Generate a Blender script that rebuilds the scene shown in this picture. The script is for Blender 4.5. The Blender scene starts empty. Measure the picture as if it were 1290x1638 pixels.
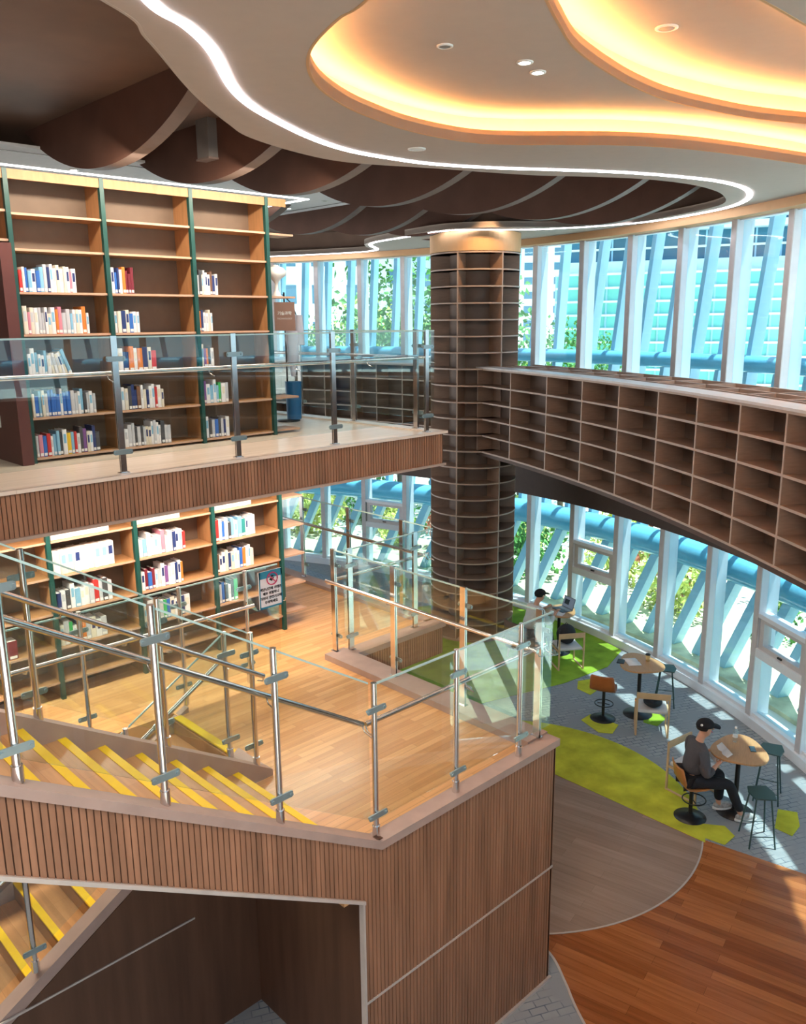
import bpy, bmesh, math, random
from mathutils import Vector, Matrix, Quaternion
random.seed(7)
PI = math.pi
D = bpy.data
SC = bpy.context.scene
COL = SC.collection
# ------------------------------------------------------------------ camera
F_PX = 1339.0
RX = Vector((0.71930449, -0.69463509, -0.0091184))      # image right in world axes
RD = Vector((-0.16061152, -0.15351671, -0.97500593))    # image down
RF = Vector((0.6758735, 0.70279066, -0.22199166))       # view direction
CAM = Vector((0, 0, 6.5))
cd = D.cameras.new('camera'); cam = D.objects.new('camera', cd); COL.objects.link(cam)
cd.sensor_fit = 'HORIZONTAL'; cd.sensor_width = 36.0; cd.lens = 36.0 * F_PX / 1290.0
cd.clip_start = 0.05; cd.clip_end = 600
m3 = Matrix((RX, -RD, -RF)).transposed()
cam.matrix_world = Matrix.Translation(CAM) @ m3.to_4x4()
SC.camera = cam
# ------------------------------------------------------------------ world, sun, exposure
SC.view_settings.view_transform = 'Standard'
SC.view_settings.look = 'None'
SC.view_settings.gamma = 1.0
SC.view_settings.exposure = 0.5
SC.view_settings.use_curve_mapping = False
SC.cycles.transparent_max_bounces = 48
SC.cycles.max_bounces = 8
SC.cycles.sample_clamp_indirect = 6.0
w = D.worlds.new('sky'); SC.world = w; w.use_nodes = True
nt = w.node_tree; nt.nodes.clear()
wo = nt.nodes.new('ShaderNodeOutputWorld'); bg = nt.nodes.new('ShaderNodeBackground')
tc = nt.nodes.new('ShaderNodeTexCoord'); sp = nt.nodes.new('ShaderNodeSeparateXYZ'); cr = nt.nodes.new('ShaderNodeValToRGB')
nt.links.new(tc.outputs['Generated'], sp.inputs[0]); nt.links.new(sp.outputs['Z'], cr.inputs[0])
cr.color_ramp.elements[0].position = 0.0; cr.color_ramp.elements[0].color = (0.86, 0.93, 1.0, 1)
cr.color_ramp.elements[1].position = 0.7; cr.color_ramp.elements[1].color = (0.42, 0.66, 1.0, 1)
nt.links.new(cr.outputs[0], bg.inputs[0]); bg.inputs[1].default_value = 1.3
nt.links.new(bg.outputs[0], wo.inputs[0])
sd = D.lights.new('sun', 'SUN'); sun = D.objects.new('sun', sd); COL.objects.link(sun)
sd.energy = 9.5; sd.angle = math.radians(0.6); sd.color = (1.0, 0.95, 0.86)
sun.rotation_euler = Vector((0.30, -0.28, 1.75)).normalized().to_track_quat('Z', 'Y').to_euler()
sun.location = (20, -20, 30)

def area(name, loc, sx, sy, power, col, rot=(0, 0, 0)):
    l = D.lights.new(name, 'AREA'); l.shape = 'RECTANGLE'; l.size = sx; l.size_y = sy; l.energy = power; l.color = col
    o = D.objects.new(name, l); o.location = loc; o.rotation_euler = rot; COL.objects.link(o); return o
# added fill lights without fixtures, brightening hall, stair, lounge and bookcases
area('fill_light_hall', (2.2, 1.9, 8.10), 2.2, 1.4, 78, (1.0, 0.90, 0.78))
area('fill_light_stair', (-1.2, 1.6, 8.10), 2.4, 1.6, 150, (1.0, 0.9, 0.8))
area('fill_light_lounge', (11.3, 3.6, 8.10), 1.6, 1.6, 70, (1.0, 0.86, 0.7))
area('fill_light_bookcase', (4.6, 7.75, 8.02), 3.6, 0.12, 75, (1.0, 0.86, 0.68), (math.radians(28), 0, 0))  # added warm fill for the crown and top shelves
area('fill_light_mid_floor', (4.6, 8.0, 4.72), 4.6, 0.25, 90, (1.0, 0.88, 0.72))  # added fill below the gallery, no fixture there
area('fill_light_mid_left', (0.6, 8.0, 4.72), 3.0, 0.25, 110, (1.0, 0.88, 0.72))  # added fill for the left end and lower stair

def spot(name, loc, tgt, power, col, ang):
    l = D.lights.new(name, 'SPOT'); l.energy = power; l.color = col; l.spot_size = math.radians(ang); l.spot_blend = 0.9; l.shadow_soft_size = 0.04
    o = D.objects.new(name, l); o.location = loc; o.rotation_euler = (Vector(tgt) - Vector(loc)).to_track_quat('-Z', 'Y').to_euler(); COL.objects.link(o)
spot('added_spot_column', (11.85, 10.0, 8.35), (12.75, 11.1, 7.0), 70, (1.0, 0.62, 0.32), 75)  # added spot without a fixture, gives the column its warm cast
# ------------------------------------------------------------------ pixel helpers (photograph pixels to points at a given height)
def ray(u, v):
    return RX * ((u - 645.0) / F_PX) + RD * ((v - 819.0) / F_PX) + RF
def atz(u, v, z):
    r = ray(u, v); t = (z - 6.5) / r.z
    return CAM + r * t
# ------------------------------------------------------------------ materials
MATS = {}
def newmat(name):
    m = D.materials.new(name); m.use_nodes = True; t = m.node_tree
    b = t.nodes['Principled BSDF']; MATS[name] = m
    return m, t, b
def mat(name, col, rough=0.5, metal=0.0, var=0.06, scale=8.0, bump=0.0, bscale=60.0, stretch=None, spec=0.5):
    m, t, b = newmat(name)
    b.inputs['Roughness'].default_value = rough; b.inputs['Metallic'].default_value = metal
    b.inputs['Specular IOR Level'].default_value = spec
    co = t.nodes.new('ShaderNodeTexCoord'); mp = t.nodes.new('ShaderNodeMapping'); t.links.new(co.outputs['Object'], mp.inputs[0])
    if stretch: mp.inputs['Scale'].default_value = stretch
    no = t.nodes.new('ShaderNodeTexNoise'); no.inputs['Scale'].default_value = scale; no.inputs['Detail'].default_value = 4
    t.links.new(mp.outputs[0], no.inputs['Vector'])
    r = t.nodes.new('ShaderNodeValToRGB'); t.links.new(no.outputs['Fac'], r.inputs[0])
    r.color_ramp.elements[0].position = 0.3; r.color_ramp.elements[1].position = 0.7
    r.color_ramp.elements[0].color = [max(0, c * (1 - var)) for c in col] + [1]
    r.color_ramp.elements[1].color = [min(1, c * (1 + var)) for c in col] + [1]
    t.links.new(r.outputs[0], b.inputs['Base Color'])
    if bump:
        n2 = t.nodes.new('ShaderNodeTexNoise'); n2.inputs['Scale'].default_value = bscale; t.links.new(mp.outputs[0], n2.inputs['Vector'])
        bu = t.nodes.new('ShaderNodeBump'); bu.inputs['Strength'].default_value = bump; bu.inputs['Distance'].default_value = 0.01
        t.links.new(n2.outputs['Fac'], bu.inputs['Height']); t.links.new(bu.outputs[0], b.inputs['Normal'])
    return m
def planks(name, c1, c2, cm, length, width, rot, rough, spec=0.5, grain=0.35, mortar=0.003):
    m, t, b = newmat(name); b.inputs['Roughness'].default_value = rough; b.inputs['Specular IOR Level'].default_value = spec
    co = t.nodes.new('ShaderNodeTexCoord'); mp = t.nodes.new('ShaderNodeMapping'); t.links.new(co.outputs['Object'], mp.inputs[0])
    mp.inputs['Rotation'].default_value = (0, 0, rot)
    br = t.nodes.new('ShaderNodeTexBrick'); t.links.new(mp.outputs[0], br.inputs['Vector'])
    br.inputs['Scale'].default_value = 1.0; br.inputs['Brick Width'].default_value = length; br.inputs['Row Height'].default_value = width
    br.inputs['Mortar Size'].default_value = mortar; br.inputs['Mortar Smooth'].default_value = 0.1; br.offset = 0.37; br.inputs['Bias'].default_value = 0.0
    br.inputs['Color1'].default_value = c1 + (1,); br.inputs['Color2'].default_value = c2 + (1,); br.inputs['Mortar'].default_value = cm + (1,)
    m2 = t.nodes.new('ShaderNodeMapping'); m2.inputs['Scale'].default_value = (1.0, 14.0, 1.0); t.links.new(mp.outputs[0], m2.inputs[0])
    no = t.nodes.new('ShaderNodeTexNoise'); no.inputs['Scale'].default_value = 1.6; no.inputs['Detail'].default_value = 6; t.links.new(m2.outputs[0], no.inputs['Vector'])
    mx = t.nodes.new('ShaderNodeMix'); mx.data_type = 'RGBA'; mx.blend_type = 'MULTIPLY'; mx.inputs[0].default_value = grain
    rr = t.nodes.new('ShaderNodeValToRGB'); rr.color_ramp.elements[0].position = 0.32; rr.color_ramp.elements[1].position = 0.68
    rr.color_ramp.elements[0].color = (0.45, 0.42, 0.40, 1); rr.color_ramp.elements[1].color = (1.0, 1.0, 1.0, 1)
    t.links.new(no.outputs['Fac'], rr.inputs[0])
    t.links.new(br.outputs['Color'], mx.inputs[6]); t.links.new(rr.outputs[0], mx.inputs[7]); t.links.new(mx.outputs[2], b.inputs['Base Color'])
    return m
def emis(name, col, power):
    m, t, b = newmat(name); b.inputs['Base Color'].default_value = col + (1,)
    b.inputs['Emission Color'].default_value = col + (1,); b.inputs['Emission Strength'].default_value = power
    return m
def glass(name, tint, boost=1.0, base=0.04):
    m = D.materials.new(name); m.use_nodes = True; t = m.node_tree; t.nodes.clear()
    o = t.nodes.new('ShaderNodeOutputMaterial'); tr = t.nodes.new('ShaderNodeBsdfTransparent'); gl = t.nodes.new('ShaderNodeBsdfGlossy')
    gl.inputs['Roughness'].default_value = 0.0; tr.inputs[0].default_value = tint + (1,); gl.inputs[0].default_value = (0.93, 1.0, 1.0, 1)
    lw = t.nodes.new('ShaderNodeLayerWeight'); lw.inputs['Blend'].default_value = 0.5
    pw = t.nodes.new('ShaderNodeMath'); pw.operation = 'POWER'; pw.inputs[1].default_value = 4.0; t.links.new(lw.outputs['Facing'], pw.inputs[0])
    mu = t.nodes.new('ShaderNodeMath'); mu.operation = 'MULTIPLY_ADD'; mu.inputs[1].default_value = 0.9 * boost; mu.inputs[2].default_value = base
    mu.use_clamp = True
    t.links.new(pw.outputs[0], mu.inputs[0])
    mix = t.nodes.new('ShaderNodeMixShader'); t.links.new(mu.outputs[0], mix.inputs[0]); t.links.new(tr.outputs[0], mix.inputs[1]); t.links.new(gl.outputs[0], mix.inputs[2])
    t.links.new(mix.outputs[0], o.inputs[0]); MATS[name] = m
    return m
def carpet(name, ca, cb, line):
    m, t, b = newmat(name); b.inputs['Roughness'].default_value = 0.95; b.inputs['Specular IOR Level'].default_value = 0.15
    co = t.nodes.new('ShaderNodeTexCoord'); mp = t.nodes.new('ShaderNodeMapping'); t.links.new(co.outputs['Object'], mp.inputs[0])
    mp.inputs['Rotation'].default_value = (0, 0, 0.45)
    br = t.nodes.new('ShaderNodeTexBrick'); t.links.new(mp.outputs[0], br.inputs['Vector']); br.inputs['Scale'].default_value = 1.0
    br.inputs['Brick Width'].default_value = 0.17; br.inputs['Row Height'].default_value = 0.085; br.inputs['Mortar Size'].default_value = 0.008
    br.inputs['Mortar Smooth'].default_value = 0.6
    br.inputs['Color1'].default_value = ca + (1,); br.inputs['Color2'].default_value = cb + (1,); br.inputs['Mortar'].default_value = line + (1,)
    no = t.nodes.new('ShaderNodeTexNoise'); no.inputs['Scale'].default_value = 2.3; no.inputs['Detail'].default_value = 5; t.links.new(co.outputs['Object'], no.inputs['Vector'])
    rr = t.nodes.new('ShaderNodeValToRGB'); rr.color_ramp.elements[0].position = 0.42; rr.color_ramp.elements[1].position = 0.6; t.links.new(no.outputs['Fac'], rr.inputs[0])
    mx = t.nodes.new('ShaderNodeMix'); mx.data_type = 'RGBA'; t.links.new(rr.outputs[0], mx.inputs[0])
    mx.inputs[6].default_value = ca + (1,); t.links.new(br.outputs['Color'], mx.inputs[7])
    t.links.new(mx.outputs[2], b.inputs['Base Color'])
    return m
def slatmat(name, col, axis, var=0.25):
    # walnut veneer with upright grain; each slat a little different
    m, t, b = newmat(name); b.inputs['Roughness'].default_value = 0.5; b.inputs['Specular IOR Level'].default_value = 0.35
    co = t.nodes.new('ShaderNodeTexCoord'); mp = t.nodes.new('ShaderNodeMapping'); t.links.new(co.outputs['Object'], mp.inputs[0])
    mp.inputs['Scale'].default_value = (9.0, 9.0, 0.8)
    no = t.nodes.new('ShaderNodeTexNoise'); no.inputs['Scale'].default_value = 1.0; no.inputs['Detail'].default_value = 3; t.links.new(mp.outputs[0], no.inputs['Vector'])
    r = t.nodes.new('ShaderNodeValToRGB'); t.links.new(no.outputs['Fac'], r.inputs[0])
    r.color_ramp.elements[0].position = 0.3; r.color_ramp.elements[1].position = 0.7
    r.color_ramp.elements[0].color = [c * (1 - var) for c in col] + [1]; r.color_ramp.elements[1].color = [min(1, c * (1 + var)) for c in col] + [1]
    t.links.new(r.outputs[0], b.inputs['Base Color'])
    return m

M = dict(
    ceil=mat('ceiling paint', (0.49, 0.395, 0.335), 0.8, var=0.02),
    ceilw=mat('ceiling paint inner', (0.50, 0.40, 0.33), 0.8, var=0.02),
    wallpaint=mat('wall paint', (0.50, 0.42, 0.36), 0.8, var=0.03),
    lip=mat('cove lip warm glow', (0.60, 0.35, 0.17), 0.7, var=0.02),  # warm glow put into the colour of lip, head band and capital
    grey=mat('grey ceiling panel', (0.72, 0.70, 0.72), 0.7, var=0.03),
    dark=mat('dark ceiling', (0.17, 0.10, 0.07), 0.7, var=0.1, scale=2),
    baffle=mat('baffle felt', (0.12, 0.058, 0.042), 0.75, var=0.1, scale=3, spec=0.25),
    bafedge=mat('baffle edge', (0.22, 0.16, 0.14), 0.6),
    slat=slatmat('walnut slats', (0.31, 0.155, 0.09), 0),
    groove=mat('slat backing', (0.085, 0.038, 0.022), 0.8),
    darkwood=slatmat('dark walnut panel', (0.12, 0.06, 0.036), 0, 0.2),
    seam=mat('metal seam', (0.62, 0.56, 0.52), 0.4, 0.3),
    curb=mat('curb stone', (0.40, 0.29, 0.25), 0.45, var=0.08, scale=6),
    oak=planks('oak floor', (0.82, 0.46, 0.20), (0.64, 0.32, 0.12), (0.40, 0.19, 0.07), 0.9, 0.075, PI / 2 * 0, 0.28, 0.5, 0.35, 0.0015),
    upfloor=planks('pale beige floor', (0.86, 0.74, 0.64), (0.80, 0.68, 0.57), (0.5, 0.36, 0.27), 1.2, 0.12, 0, 0.3, 0.5, 0.2, 0.001),
    cherry=planks('cherry floor', (0.50, 0.18, 0.055), (0.29, 0.085, 0.022), (0.10, 0.03, 0.01), 1.5, 0.13, math.radians(78), 0.25, 0.5, 0.5, 0.0012),
    taupe=planks('taupe floor', (0.40, 0.29, 0.23), (0.32, 0.225, 0.175), (0.16, 0.10, 0.07), 1.5, 0.15, math.radians(78), 0.3, 0.5, 0.35, 0.001),
    carpet=carpet('grey carpet', (0.29, 0.32, 0.345), (0.37, 0.40, 0.42), (0.11, 0.14, 0.19)),
    lime=mat('lime carpet', (0.55, 0.57, 0.055), 0.95, var=0.28, scale=2.6, bump=0.5, bscale=120, spec=0.1),
    green=mat('green carpet', (0.27, 0.43, 0.045), 0.95, var=0.25, scale=2.6, bump=0.5, bscale=120, spec=0.1),
    tread=planks('oak tread', (0.70, 0.38, 0.17), (0.60, 0.30, 0.12), (0.40, 0.19, 0.07), 0.7, 0.14, PI / 2, 0.35, 0.5, 0.4, 0.001),
    yellow=mat('yellow nosing', (1.0, 0.64, 0.0), 0.5),
    steel=mat('stainless', (0.74, 0.71, 0.70), 0.18, 1.0, var=0.05),
    clamp=mat('brushed clamp', (0.32, 0.42, 0.45), 0.3, 0.6),
    glass=glass('railing glass', (0.93, 0.968, 0.962), 1.0, 0.05),
    gedge=mat('glass edge', (0.42, 0.60, 0.58), 0.15),
    pane=glass('window glass', (0.82, 0.955, 0.98), 0.8, 0.03),
    mull=mat('mullion', (0.80, 0.82, 0.86), 0.35, 0.0, var=0.02),
    mullin=mat('mullion inner face', (0.60, 0.56, 0.56), 0.4),
    fin=mat('exterior fin', (0.34, 0.58, 0.74), 0.4, var=0.03),
    pipe=mat('exterior pipe', (0.13, 0.42, 0.60), 0.16, 0.0, var=0.03),
    rack=mat('taupe shelf board', (0.32, 0.21, 0.155), 0.5, var=0.1, stretch=(1, 1, 6)),
    rackedge=mat('pale shelf edge', (0.44, 0.33, 0.27), 0.5),  # lit look of the board edges is put into this colour
    racktop=mat('pale cabinet top', (0.62, 0.58, 0.58), 0.35),
    rackback=mat('taupe shelf back', (0.17, 0.115, 0.088), 0.6),
    beam=mat('brown beam', (0.085, 0.045, 0.032), 0.6),
    teal=mat('dark teal upright', (0.008, 0.062, 0.054), 0.4),
    bwood=mat('bookcase oak', (0.40, 0.20, 0.085), 0.5, var=0.12, stretch=(3, 3, 0.6)),
    bback=mat('bookcase back', (0.17, 0.115, 0.08), 0.6),
    bedge=mat('bookcase shelf edge', (0.52, 0.32, 0.22), 0.5),
    maroon=mat('maroon panel', (0.115, 0.032, 0.028), 0.45),
    white=mat('white plastic', (0.82, 0.82, 0.80), 0.4, var=0.02),
    black=mat('black satin', (0.012, 0.012, 0.014), 0.35),
    capcloth=mat('black cotton', (0.012, 0.012, 0.016), 0.9),
    bag=mat('black nylon', (0.015, 0.015, 0.02), 0.7, bump=0.4),
    tan=mat('tan leather', (0.42, 0.13, 0.04), 0.45, var=0.1),
    plywood=mat('bent plywood', (0.48, 0.20, 0.06), 0.4, var=0.1),
    beech=mat('beech frame', (0.62, 0.42, 0.24), 0.5, var=0.08),
    seatw=mat('pale upholstery', (0.62, 0.62, 0.64), 0.85, bump=0.3),
    ttop=mat('oak table top', (0.50, 0.28, 0.13), 0.4, var=0.08, stretch=(1, 8, 1)),
    stool=mat('teal stool', (0.035, 0.085, 0.085), 0.4),
    skin=mat('skin', (0.62, 0.33, 0.22), 0.55, var=0.03),
    hair=mat('black hair', (0.012, 0.01, 0.01), 0.6),
    greyshirt=mat('charcoal sweatshirt', (0.085, 0.08, 0.09), 0.9, bump=0.4),
    whiteshirt=mat('cream shirt', (0.72, 0.68, 0.64), 0.9, bump=0.2),
    trouser=mat('black trousers', (0.014, 0.014, 0.02), 0.85, bump=0.3),
    shoe=mat('grey trainer', (0.42, 0.42, 0.42), 0.7, var=0.4, scale=30),
    sole=mat('white sole', (0.8, 0.8, 0.8), 0.6),
    paper=mat('paper', (0.82, 0.80, 0.80), 0.8, var=0.02),
    brownfab=mat('brown upholstery', (0.17, 0.10, 0.07), 0.85, bump=0.3),
    cup=mat('kraft cup', (0.70, 0.52, 0.25), 0.6),
    clear=glass('clear plastic', (0.93, 0.97, 0.98), 1.0, 0.1),
    phone=mat('phone glass', (0.03, 0.04, 0.05), 0.15),
    laptop=mat('laptop shell', (0.09, 0.10, 0.12), 0.4, 0.4),
    signb=mat('brown sign face', (0.36, 0.21, 0.16), 0.5),
    signw=mat('white sign face', (0.78, 0.80, 0.88), 0.5, var=0.02),
    signblue=mat('sign blue', (0.02, 0.22, 0.36), 0.5),
    signred=mat('sign red', (0.55, 0.05, 0.16), 0.5),
    ink=mat('sign ink', (0.02, 0.02, 0.03), 0.6),
    bin=mat('blue bin', (0.01, 0.13, 0.32), 0.4),
    poly=mat('plastic bag film', (0.60, 0.62, 0.72), 0.3),
    ledw=emis('white led', (0.86, 0.88, 1.0), 9.0),
    ledw2=emis('white linear led', (1.0, 0.95, 0.92), 5.0),
    ledc=emis('warm cove led', (1.0, 0.52, 0.16), 34.0),
    down=emis('downlight lens', (1.0, 0.95, 0.9), 14.0),
    duct=mat('grey duct box', (0.20, 0.18, 0.17), 0.5),
    concrete=mat('paving', (0.80, 0.77, 0.70), 0.9, var=0.1, scale=1),
    gravel=mat('gravel and dry grass', (0.62, 0.58, 0.38), 0.9, var=0.35, scale=2.5),
    leafy=mat('yellow green leaves', (0.55, 0.60, 0.16), 0.7, var=0.45, scale=3),
    leafg=mat('green leaves', (0.09, 0.26, 0.05), 0.7, var=0.45, scale=2),
    leafr=mat('russet leaves', (0.42, 0.14, 0.08), 0.7, var=0.4, scale=2),
    bark=mat('bark', (0.12, 0.08, 0.05), 0.9),
    bwhite=mat('white render wall', (0.86, 0.86, 0.86), 0.7, var=0.02),
    bgrey=mat('pale grey wall', (0.50, 0.60, 0.68), 0.7, var=0.02),
    bwin=mat('building window glass', (0.10, 0.22, 0.30), 0.2),
    bgreen=mat('green glass cladding', (0.22, 0.66, 0.58), 0.25, var=0.08, scale=0.4),
    bblue=mat('blue glass cladding', (0.03, 0.16, 0.26), 0.2, var=0.2, scale=0.4),
)
# ------------------------------------------------------------------ mesh builder
class MB:
    def __init__(s): s.v = []; s.f = []; s.mi = []; s.m = 0; s.sm = []
    def add(s, vs, fs, smooth=False):
        b = len(s.v); s.v += [tuple(p) for p in vs]
        for f in fs: s.f.append([b + i for i in f]); s.mi.append(s.m); s.sm.append(smooth)
        return s
    def box(s, x0, y0, z0, x1, y1, z1, mtx=None):
        vs = [Vector((x, y, z)) for z in (z0, z1) for y in (y0, y1) for x in (x0, x1)]
        if mtx: vs = [mtx @ p for p in vs]
        return s.add(vs, [(0, 2, 3, 1), (4, 5, 7, 6), (0, 1, 5, 4), (2, 6, 7, 3), (0, 4, 6, 2), (1, 3, 7, 5)])
    def hexa(s, p):
        return s.add(p, [(0, 3, 2, 1), (4, 5, 6, 7), (0, 1, 5, 4), (1, 2, 6, 5), (2, 3, 7, 6), (3, 0, 4, 7)])
    def tube(s, pts, r, n=10, close=False, r2=None):
        pts = [Vector(p) for p in pts]; rings = []
        N = len(pts)
        for i, p in enumerate(pts):
            if close: d = pts[(i + 1) % N] - pts[i - 1]
            elif i == 0: d = pts[1] - p
            elif i == N - 1: d = p - pts[i - 1]
            else: d = (pts[i + 1] - p).normalized() + (p - pts[i - 1]).normalized()
            d.normalize(); a = Vector((0, 0, 1)) if abs(d.z) < 0.95 else Vector((1, 0, 0))
            x = d.cross(a).normalized(); y = d.cross(x).normalized()
            rr = r if r2 is None else r + (r2 - r) * i / max(1, N - 1)
            if isinstance(r, (list, tuple)): rr = r[i]
            rings.append([p + (x * math.cos(2 * PI * k / n) + y * math.sin(2 * PI * k / n)) * rr for k in range(n)])
        b = [q for g in rings for q in g]; fs = []
        for i in range(N if close else N - 1):
            j = (i + 1) % N
            for k in range(n): fs.append((i * n + k, i * n + (k + 1) % n, j * n + (k + 1) % n, j * n + k))
        s.add(b, fs, True)
        if not close:
            s.add(rings[0], [tuple(range(n))]); s.add(rings[-1], [tuple(reversed(range(n)))])
        return s
    def lathe(s, prof, c=(0, 0, 0), n=24, smooth=True):
        c = Vector(c); vs = []; fs = []
        for r, z in prof:
            for k in range(n): vs.append(c + Vector((r * math.cos(2 * PI * k / n), r * math.sin(2 * PI * k / n), z)))
        for i in range(len(prof) - 1):
            for k in range(n): fs.append((i * n + k, i * n + (k + 1) % n, (i + 1) * n + (k + 1) % n, (i + 1) * n + k))
        s.add(vs, fs, smooth)
        if prof[0][0] > 1e-4: s.add(vs[:n], [tuple(reversed(range(n)))])
        if prof[-1][0] > 1e-4: s.add(vs[-n:], [tuple(range(n))])
        return s
    def prism(s, poly, z0, z1):
        n = len(poly); vs = [Vector((p[0], p[1], z0)) for p in poly] + [Vector((p[0], p[1], z1)) for p in poly]
        return s.add(vs, [tuple(reversed(range(n))), tuple(range(n, 2 * n))] + [(i, (i + 1) % n, n + (i + 1) % n, n + i) for i in range(n)])
    def strip(s, inner, outer, z0, z1):
        # solid band between two equally long horizontal polylines
        n = len(inner); vs = []
        for z in (z0, z1):
            for pl in (inner, outer): vs += [Vector((p[0], p[1], z)) for p in pl]
        fs = []
        for i in range(n - 1):
            a, b_, c, d = i, i + 1, n + i + 1, n + i
            fs += [(a, d, c, b_), (2 * n + a, 2 * n + b_, 2 * n + c, 2 * n + d), (a, b_, 2 * n + b_, 2 * n + a), (d, 2 * n + d, 2 * n + c, c)]
        fs += [(0, 2 * n, 3 * n, n), (n - 1, 2 * n - 1, 4 * n - 1, 3 * n - 1)]
        return s.add(vs, fs)
    def build(s, name, mats, parent=None, loc=None, rotz=0, bevel=0, fix=True):
        me = D.meshes.new(name); me.from_pydata([tuple(p) for p in s.v], [], s.f)
        if not isinstance(mats, (list, tuple)): mats = [mats]
        for m in mats: me.materials.append(M[m] if isinstance(m, str) else m)
        for p, i, q in zip(me.polygons, s.mi, s.sm): p.material_index = i; p.use_smooth = q
        if fix:
            bm = bmesh.new(); bm.from_mesh(me); bmesh.ops.recalc_face_normals(bm, faces=bm.faces); bm.to_mesh(me); bm.free()
        me.update()
        o = D.objects.new(name, me); COL.objects.link(o)
        if parent: o.parent = parent
        if loc: o.location = loc
        o.rotation_euler = (0, 0, rotz)
        if bevel:
            md = o.modifiers.new('bevel', 'BEVEL'); md.width = bevel; md.segments = 2; md.limit_method = 'ANGLE'
        return o
def tag(o, label, cat, group=None, kind=None):
    if label: o['label'] = label
    if cat: o['category'] = cat
    if group: o['group'] = group
    if kind: o['kind'] = kind
    return o
def thing(name, label, cat, loc=(0, 0, 0), rotz=0, group=None):
    o = D.objects.new(name, None); COL.objects.link(o); o.location = loc; o.rotation_euler = (0, 0, rotz); o.empty_display_size = 0.1
    return tag(o, label, cat, group)
def struct(o, label=None, cat=None):
    o['kind'] = 'structure'
    if label: o['label'] = label
    if cat: o['category'] = cat
    return o
def copy_tree(o, parent=None):
    c = o.copy(); COL.objects.link(c)
    if parent: c.parent = parent
    for ch in list(o.children): copy_tree(ch, c)
    return c
def catmull(pts, n=8, closed=False):
    P = [Vector(p) for p in pts]; out = []; N = len(P)
    for i in range(N if closed else N - 1):
        p0 = P[i - 1] if (closed or i > 0) else P[i]; p1 = P[i]; p2 = P[(i + 1) % N]; p3 = P[(i + 2) % N] if (closed or i + 2 < N) else P[(i + 1) % N]
        for k in range(n):
            t = k / n
            out.append(0.5 * ((2 * p1) + (-p0 + p2) * t + (2 * p0 - 5 * p1 + 4 * p2 - p3) * t * t + (-p0 + 3 * p1 - 3 * p2 + p3) * t ** 3))
    if not closed: out.append(P[-1])
    return out
def plate(name, outer, holes, z0, z1, m, parent=None):
    cu = D.curves.new(name, 'CURVE'); cu.dimensions = '2D'; cu.fill_mode = 'BOTH'
    for pl in [outer] + holes:
        sp_ = cu.splines.new('POLY'); sp_.points.add(len(pl) - 1)
        for i, p in enumerate(pl): sp_.points[i].co = (p[0], p[1], 0, 1)
        sp_.use_cyclic_u = True
    cu.extrude = (z1 - z0) / 2
    t = D.objects.new(name + '_tmp', cu); COL.objects.link(t)
    dg = bpy.context.evaluated_depsgraph_get(); me = D.meshes.new_from_object(t.evaluated_get(dg))
    D.objects.remove(t); me.name = name; me.materials.clear(); me.materials.append(M[m])
    me.transform(Matrix.Translation((0, 0, (z0 + z1) / 2)))
    o = D.objects.new(name, me); COL.objects.link(o)
    if parent: o.parent = parent
    return o
def offset2d(pl, d):
    out = []; n = len(pl)
    for i in range(n):
        a = pl[i - 1] if i else pl[0]; b = pl[min(i + 1, n - 1)]
        t = Vector((b[0] - a[0], b[1] - a[1])); t.normalize()
        out.append(Vector((pl[i][0] - t.y * d, pl[i][1] + t.x * d)))
    return out

# ================================================================== SETTING: floors
GZ, MZ, UZ = 0.0, 2.60, 5.15
FC = Vector((0.79, 12.39)); FR = 14.08
def arc(c, r, a0, a1, n):
    return [Vector((c[0] + r * math.cos(math.radians(a0 + (a1 - a0) * i / n)), c[1] + r * math.sin(math.radians(a0 + (a1 - a0) * i / n)))) for i in range(n + 1)]
base = MB(); base.prism(arc(FC, FR + 0.1, -88, 60, 60) + [(-8, 24), (-8, -1.8)], -0.15, 0.0)
struct(base.build('floor', 'carpet'), 'grey patterned carpet tile floor of the lounge', 'floor')
cc = Vector((8.2, 6.45)); cr_ = 2.5
# cherry wood zone
edgeL = catmull([Vector((5.0, 2.2, 0)), Vector((5.81, 3.63, 0)), Vector((6.10, 4.05, 0)), Vector((6.32, 4.41, 0)), Vector((6.45, 5.0, 0))], 6)
edgeR = [Vector((9.28, 6.3, 0)), Vector((9.27, 5.3, 0)), Vector((9.33, 4.2, 0)), Vector((9.55, 3.0, 0)), Vector((10.1, 0.6, 0)), Vector((11, -4, 0))]
z_ = MB(); z_.prism([(5.0, 0.0)] + [(p.x, p.y) for p in edgeL] + [(6.45, 7.0), (9.28, 7.0)] + [(p.x, p.y) for p in edgeR[:5]], 0.0, 0.004)
struct(z_.build('floor_cherry_wood', 'cherry'), 'orange brown plank floor beside the stair', 'floor')
tr = MB(); tr.strip(offset2d(edgeL, 0.012), offset2d(edgeL, -0.012), 0.003, 0.009)
struct(tr.build('trim_1', 'seam'), 'curved metal strip between carpet and planks', 'trim')
a0 = math.degrees(math.acos((9.27 - cc.x) / cr_))
z_ = MB(); z_.prism([p for p in arc(cc, cr_, a0, 360 - a0, 60)], 0.003, 0.008)
struct(z_.build('floor_taupe_wood', 'taupe'), 'round grey brown plank area of the floor', 'floor')
tr = MB(); ac = arc(cc, cr_, 180, 360 - a0, 40); tr.strip(offset2d(ac, 0.010), offset2d(ac, -0.010), 0.006, 0.012)
struct(tr.build('trim_2', 'seam'), 'curved metal strip around the grey brown planks', 'trim')
z_ = MB(); z_.prism([p for p in arc(cc, cr_ + 0.03, -a0, a0, 40)], 0.003, 0.009)
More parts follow.
